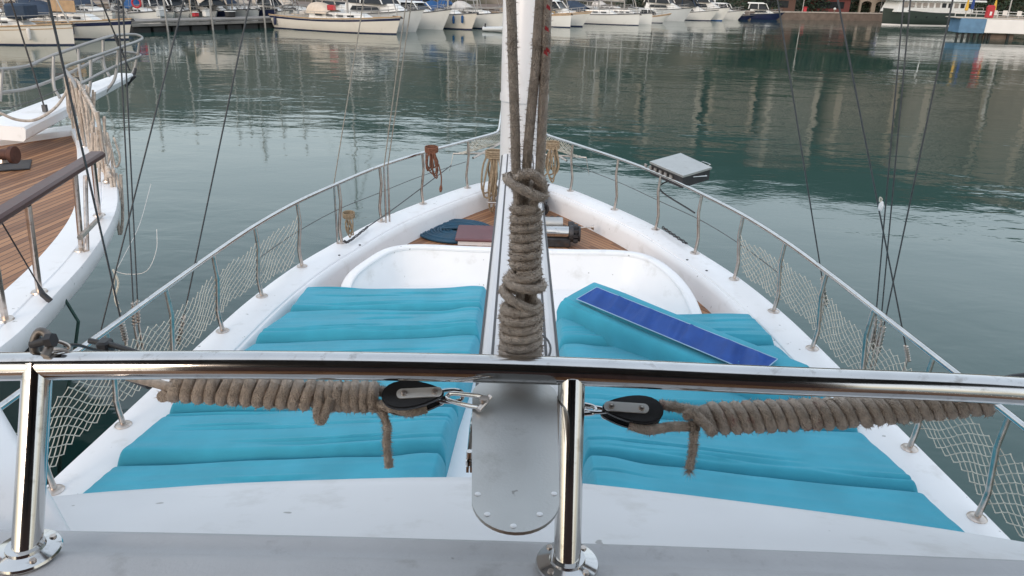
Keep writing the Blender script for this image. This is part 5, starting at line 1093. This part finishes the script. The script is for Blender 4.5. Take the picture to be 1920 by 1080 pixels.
for pts in ([(.22, .60), (.30, .70), (.45, .72), (.62, .66), (.72, .52), (.60, .50), (.42, .54), (.30, .52)],):
    mb.add([on(*p) for p in pts], [tuple(range(len(pts)))[::-1]])
for s_ in ([(.30, .82), (.42, .86), (.56, .82)], [(.26, .44), (.45, .38), (.64, .44), (.82, .36)], [(.55, .28), (.70, .31), (.84, .26)], [(.66, .60), (.78, .52), (.86, .54)]): mb.tube([on(*p) for p in s_], .035, 5)
mb.build('painted_emblem', mat('pale_paint', (.42, .42, .40), .6), bx, False)
q = pb + ex * .25 + ey * .5; root = thing('red_cabinet', 'bright red cabinet with white mark at the jetty corner', 'cabinet', (q.x, q.y, z1 + .11)); mb = MB(); mb.box((q.x, q.y, z1 + .75), (.75, .6, 1.25), ang, .06); mb.build('body', M_red, root); mb = MB(); mb.box((q.x, q.y, z1 + 1.42), (.62, .5, .12), ang, .04); mb.build('cap', M_red, root); mb = MB(); w_ = q - ey * .31; mb.box((w_.x, w_.y, z1 + .6), (.22, .02, .4), ang, .005); mb.build('white_mark', M_whitebox, root)
def umbrella(label, px, py, Y, h, m_):
    b = Py(px, py, Y); root = thing('closed_parasol', label, 'parasol', tuple(b), group='closed parasols on the jetty'); mb = MB(); mb.tube([b, b + Vector((0, 0, h + .15))], .035, 6); mb.build('pole', M_alu, root)
    mb = MB(); mb.lathe([(.05, h * .32), (.20, h * .34), (.17, h * .55), (.10, h * .85), (.02, h)], b, 9); mb.build('canopy', m_, root)
umbrella('yellow closed parasol left of the blue one by the jetty', 1809, 31, pa.y + 2.2, 2.0, M_yel); umbrella('dark blue closed parasol above the blue panel', 1819, 31, pa.y + 2.4, 2.4, M_blued); umbrella('yellow closed parasol right of the red cabinet', 1861, 31, pa.y + 2.2, 1.9, M_yel)
def lamp(label, px, py, Y, h):
    b = Py(px, py, Y); root = thing('street_lamp', label, 'street lamp', tuple(b)); mb = MB(); mb.tube([b, b + Vector((0, 0, h))], [.09, .05], 8); mb.lathe([(.16, 0), (.12, .3), (0, .3)], b, 8); mb.build('pole', M_alu, root); mb = MB(); mb.lathe([(0, 0), (.12, 0), (.25, .25), (.2, .5), (0, .55)], b + Vector((0, 0, h)), 12); mb.build('lantern', M_hullw, root)
lamp('tall pale lamp post standing on the jetty right side', 1889, 32, pa.y + 2.6, 6)
lamp('thin lamp post beside the red hydrant on the stone quay', 1504, 24, quay_y(46) + 2, 6)
q = Py(1508, 26, quay_y(46.5) + 1.0); root = thing('red_hydrant', 'red hydrant box on the stone quay at right', 'hydrant', tuple(q)); mb = MB(); mb.box(q + Vector((0, 0, .5)), (.5, .4, 1.0), 0, .06); mb.build('body', M_red, root); mb = MB(); mb.box(q + Vector((0, 0, 1.05)), (.6, .5, .1), 0, .03); mb.build('lid', M_red, root)
q = Py(1564, 24, quay_y(51) + 1); root = thing('quay_bollard', 'white topped bollard on the stone quay edge', 'bollard', tuple(q)); mb = MB(); mb.lathe([(.2, 0), (.14, .1), (.13, .5), (0, .5)], q, 10); mb.build('post', M_stone, root); mb = MB(); mb.lathe([(0, .5), (.22, .52), (.24, .66), (.1, .8), (0, .82)], q, 10); mb.build('cap', M_hullw, root)
# railing with seats on the right jetty
mb = MB(); 
for k in range(15): q = pa + ex * (.4 + k * 1.15) + ey * 2.8; mb.tube([(q.x, q.y, z1 + .1), (q.x, q.y, z1 + .75)], .03, 5)
for zz in (.75, .45): q0, q1 = pa + ex * .4 + ey * 2.8, pa + ex * 16.5 + ey * 2.8; mb.tube([(q0.x, q0.y, z1 + zz), (q1.x, q1.y, z1 + zz)], .03, 5)
tag(mb.build('jetty_railing', M_hullw), 'white railing along the back of the sheeted jetty', 'railing')
for k in range(6):
    q = pb + ex * (1.2 + k * 1.3) + ey * (1.2 + .5 * (k % 2)); root = thing('deck_chair', ['pale deck chair nearest the red cabinet', 'second pale deck chair from the red cabinet', 'third pale deck chair from the red cabinet, under the lamp post', 'fourth pale deck chair from the red cabinet', 'fifth pale deck chair from the red cabinet', 'pale deck chair farthest from the red cabinet'][k], 'chair', (q.x, q.y, z1 + .11), group='deck chairs on the jetty')
    mb = MB(); mb.box((q.x, q.y, z1 + .42), (.5, .5, .05), ang + .3 * k, .015); mb.build('seat', M_whitec, root); mb = MB(); b_ = q + ey * .24; mb.box((b_.x, b_.y, z1 + .68), (.5, .05, .5), ang, .015); mb.build('backrest', M_whitec, root)
    for sx in (-.2, .2):
        for sy in (-.2, .2): mb = MB(); mb.tube([(q.x + sx, q.y + sy, z1 + .11), (q.x + sx, q.y + sy, z1 + .4)], .02, 5); mb.build('leg', M_alu, root)
# arcade building on the quay
a0 = Py(1607, 25, 142.5); a1 = Py(1658, 25, 143); zb = 1.1; Lw = a1.x - a0.x
root = thing('arcade', 'beige stone arcade with round arches behind the green yacht bow', 'building', (a0.x, a0.y, zb)); na = 2; w_ = Lw / na; mb = MB()
for k in range(na):
    x0 = a0.x + k * w_; pw = w_ * .14; hs = 1.5; rr = (w_ - 2 * pw) / 2; top = hs + rr * .55 + .5
    outer = [(x0, 0), (x0 + pw, 0), (x0 + pw, hs)] + [(x0 + w_ / 2 - rr * math.cos(math.pi * q / 12), hs + rr * .55 * math.sin(math.pi * q / 12)) for q in range(1, 12)] + [(x0 + w_ - pw, hs), (x0 + w_ - pw, 0), (x0 + w_, 0), (x0 + w_, top), (x0, top)]
    M4 = Matrix(((1, 0, 0, 0), (0, 0, -1, a0.y), (0, 1, 0, zb), (0, 0, 0, 1))); mb.prism([(x, y) for x, y in outer], 0, -.5 + .9, M4)
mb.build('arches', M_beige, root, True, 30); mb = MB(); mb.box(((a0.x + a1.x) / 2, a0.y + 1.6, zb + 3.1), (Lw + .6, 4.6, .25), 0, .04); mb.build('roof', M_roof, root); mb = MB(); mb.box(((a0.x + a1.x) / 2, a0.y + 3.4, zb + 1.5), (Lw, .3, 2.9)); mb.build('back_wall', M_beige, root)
c = Py(1668, 1, 141); root = thing('blue_awning', 'bright blue awning on posts above the green yacht bow', 'awning', (c.x, c.y, 1.1)); mb = MB(); mb.loft([[(c.x - 2 + k, c.y - 1.5, 3.7), (c.x - 2 + k, c.y, 4.1), (c.x - 2 + k, c.y + 1.5, 3.7)] for k in range(5)]); mb.box((c.x, c.y - 1.52, 3.6), (4, .05, .3)); mb.build('canopy', M_blued, root); mb = MB()
for sx in (-1.9, 1.9): mb.tube([(c.x + sx, c.y - 1.4, 1.1), (c.x + sx, c.y - 1.4, 3.6)], .04, 6)
mb.build('posts', M_alu, root)
# low benches, kiosks with dark red roof on the right quay
for lab, px, wd, m_ in (('dark red kiosk under the trees on the quay', 1548, 7, mat('dark_red_board', (.14, .04, .035), .8)), ('brown roofed kiosk left of the hydrant', 1440, 8, mat('brown_board', (.11, .06, .045), .8))):
    q = Py(px, 20, quay_y(Py(px, 20, 138).x) + 7); root = thing('kiosk', lab, 'kiosk', (q.x, q.y, 1.1)); mb = MB(); mb.box((q.x, q.y, 2.2), (wd, 3, 2.2), 0, .03); mb.build('wall', m_, root); mb = MB(); wedge(mb, q.x - wd / 2 - .4, q.x + wd / 2 + .4, 2, 2, 3.32, 3.9, 1, 1, .8); mb.v = [Vector((p.x, p.y + q.y, p.z)) for p in mb.v]; mb.build('roof', M_roof, root)
    mb = MB(); mb.box((q.x, q.y - 1.52, 2.3), (wd * .7, .06, 1.1)); mb.build('window', M_glass, root)

# apartment blocks on the hillside (they show as pale columns in the water)
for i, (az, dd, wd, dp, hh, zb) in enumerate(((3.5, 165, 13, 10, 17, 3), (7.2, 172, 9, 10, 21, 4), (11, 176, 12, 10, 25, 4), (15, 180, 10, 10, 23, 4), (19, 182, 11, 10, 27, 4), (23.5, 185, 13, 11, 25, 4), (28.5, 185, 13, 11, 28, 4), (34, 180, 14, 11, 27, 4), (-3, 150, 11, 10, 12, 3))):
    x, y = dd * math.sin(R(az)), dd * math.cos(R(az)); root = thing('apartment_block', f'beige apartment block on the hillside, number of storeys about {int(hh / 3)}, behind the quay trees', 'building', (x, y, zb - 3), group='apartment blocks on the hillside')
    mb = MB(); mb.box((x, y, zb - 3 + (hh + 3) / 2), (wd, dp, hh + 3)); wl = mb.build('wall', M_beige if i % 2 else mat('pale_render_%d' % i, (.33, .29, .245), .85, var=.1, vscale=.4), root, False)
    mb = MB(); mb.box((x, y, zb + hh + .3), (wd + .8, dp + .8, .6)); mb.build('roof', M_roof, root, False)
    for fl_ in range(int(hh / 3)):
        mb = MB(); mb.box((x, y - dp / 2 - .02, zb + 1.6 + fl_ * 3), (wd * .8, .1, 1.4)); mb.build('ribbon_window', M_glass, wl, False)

# ------------------------------------------------------------------ trees
def crown_mesh(seed, n, m_):
    rnd = random.Random(seed); mb = MB(); cl = [Vector((rnd.gauss(0, .42), rnd.gauss(0, .42), rnd.uniform(-.42, .5))) for _ in range(16)]
    for _ in range(n):
        c = rnd.choice(cl); d = Vector((rnd.gauss(0, 1), rnd.gauss(0, 1), rnd.gauss(0, .8))).normalized() * rnd.uniform(.08, .30); p = c + d
        a = Vector((rnd.gauss(0, 1), rnd.gauss(0, 1), rnd.gauss(0, 1))).normalized(); b = a.cross(Vector((rnd.gauss(0, 1), rnd.gauss(0, 1), rnd.gauss(0, 1)))).normalized(); s_ = rnd.uniform(.025, .055)
        mb.add([p - a * s_, p + b * s_ * .6, p + a * s_, p - b * s_ * .6], [(0, 1, 2, 3)])
    me = bpy.data.meshes.new('crown'); me.from_pydata(mb.v, [], mb.f); me.materials.append(m_); return me
CROWNS = [crown_mesh(k, 1500, M_leaf[k % 3]) for k in range(5)]
def trunk_mesh(seed):
    rnd = random.Random(seed); mb = MB(); mb.tube([(0, 0, 0), (.02, .01, .25), (-.02, .02, .5), (.0, 0, .8)], [.035, .028, .02, .008], 8)
    for k in range(5): a = rnd.uniform(0, 6.28); z = rnd.uniform(.3, .55); mb.tube([(0, 0, z), (.16 * math.cos(a), .16 * math.sin(a), z + .14), (.3 * math.cos(a), .3 * math.sin(a), z + .22)], [.015, .010, .004], 6)
    me = bpy.data.meshes.new('trunk'); me.from_pydata(mb.v, [], mb.f); me.materials.append(M_bark); return me
TRUNKS = [trunk_mesh(k) for k in range(3)]
WHERE = ['above the second-row boats', 'above the navy runabout', 'left of the lamp post', 'behind the dark red kiosk', 'left of the arcade', 'behind the arcade', 'above the green yacht bow', 'above the green yacht deckhouse', 'above the green yacht stern', 'behind the yellow parasol', 'behind the red cabinet', 'behind the jetty lamp post', 'at the right picture edge']
tk = 0
for i, px in enumerate([1405, 1448, 1482, 1530, 1575, 1622, 1660, 1702, 1750, 1800, 1838, 1875, 1918, 1960, 2010]):
    Y0 = 138; x = Py(px, 20, Y0).x; y = quay_y(x) + random.uniform(9, 16); x = Py(px, 20, y).x
    hh = random.uniform(9, 14); root = thing('quay_tree', f'dark leafy tree on the far quay {WHERE[min(i, 12)]}' if i < 13 else 'dark leafy tree on the far quay beyond the right picture edge', 'tree', (x, y, 1.05), random.uniform(0, 6), 'dark trees along the far quay', local=True)
    t = bpy.data.objects.new('trunk', TRUNKS[i % 3]); COL.objects.link(t); t.parent = root; t.scale = (hh,) * 3
    c = bpy.data.objects.new('crown', CROWNS[i % 5]); COL.objects.link(c); c.parent = root; c.location = (0, 0, hh * .50); c.scale = (hh * .62, hh * .62, hh * .60); c.rotation_euler = (0, 0, random.uniform(0, 6))
# low hedge behind the quay
mb = MB(); rnd = random.Random(5)
for _ in range(9000):
    x = rnd.uniform(15, 110); p = Vector((x, quay_y(x) + rnd.uniform(4.5, 7), rnd.uniform(1.1, 3.6) + .6 * noise.noise(Vector((x * .5, 0, 0))))); a = Vector((rnd.gauss(0, 1), rnd.gauss(0, 1), rnd.gauss(0, 1))).normalized(); b = a.orthogonal().normalized(); s_ = rnd.uniform(.15, .35)
    mb.add([p - a * s_, p + b * s_ * .6, p + a * s_, p - b * s_ * .6], [(0, 1, 2, 3)])
tag(mb.build('hedge', M_leaf[1], None, False), 'dark green hedge along the back of the far quay', 'hedge', kind='stuff')
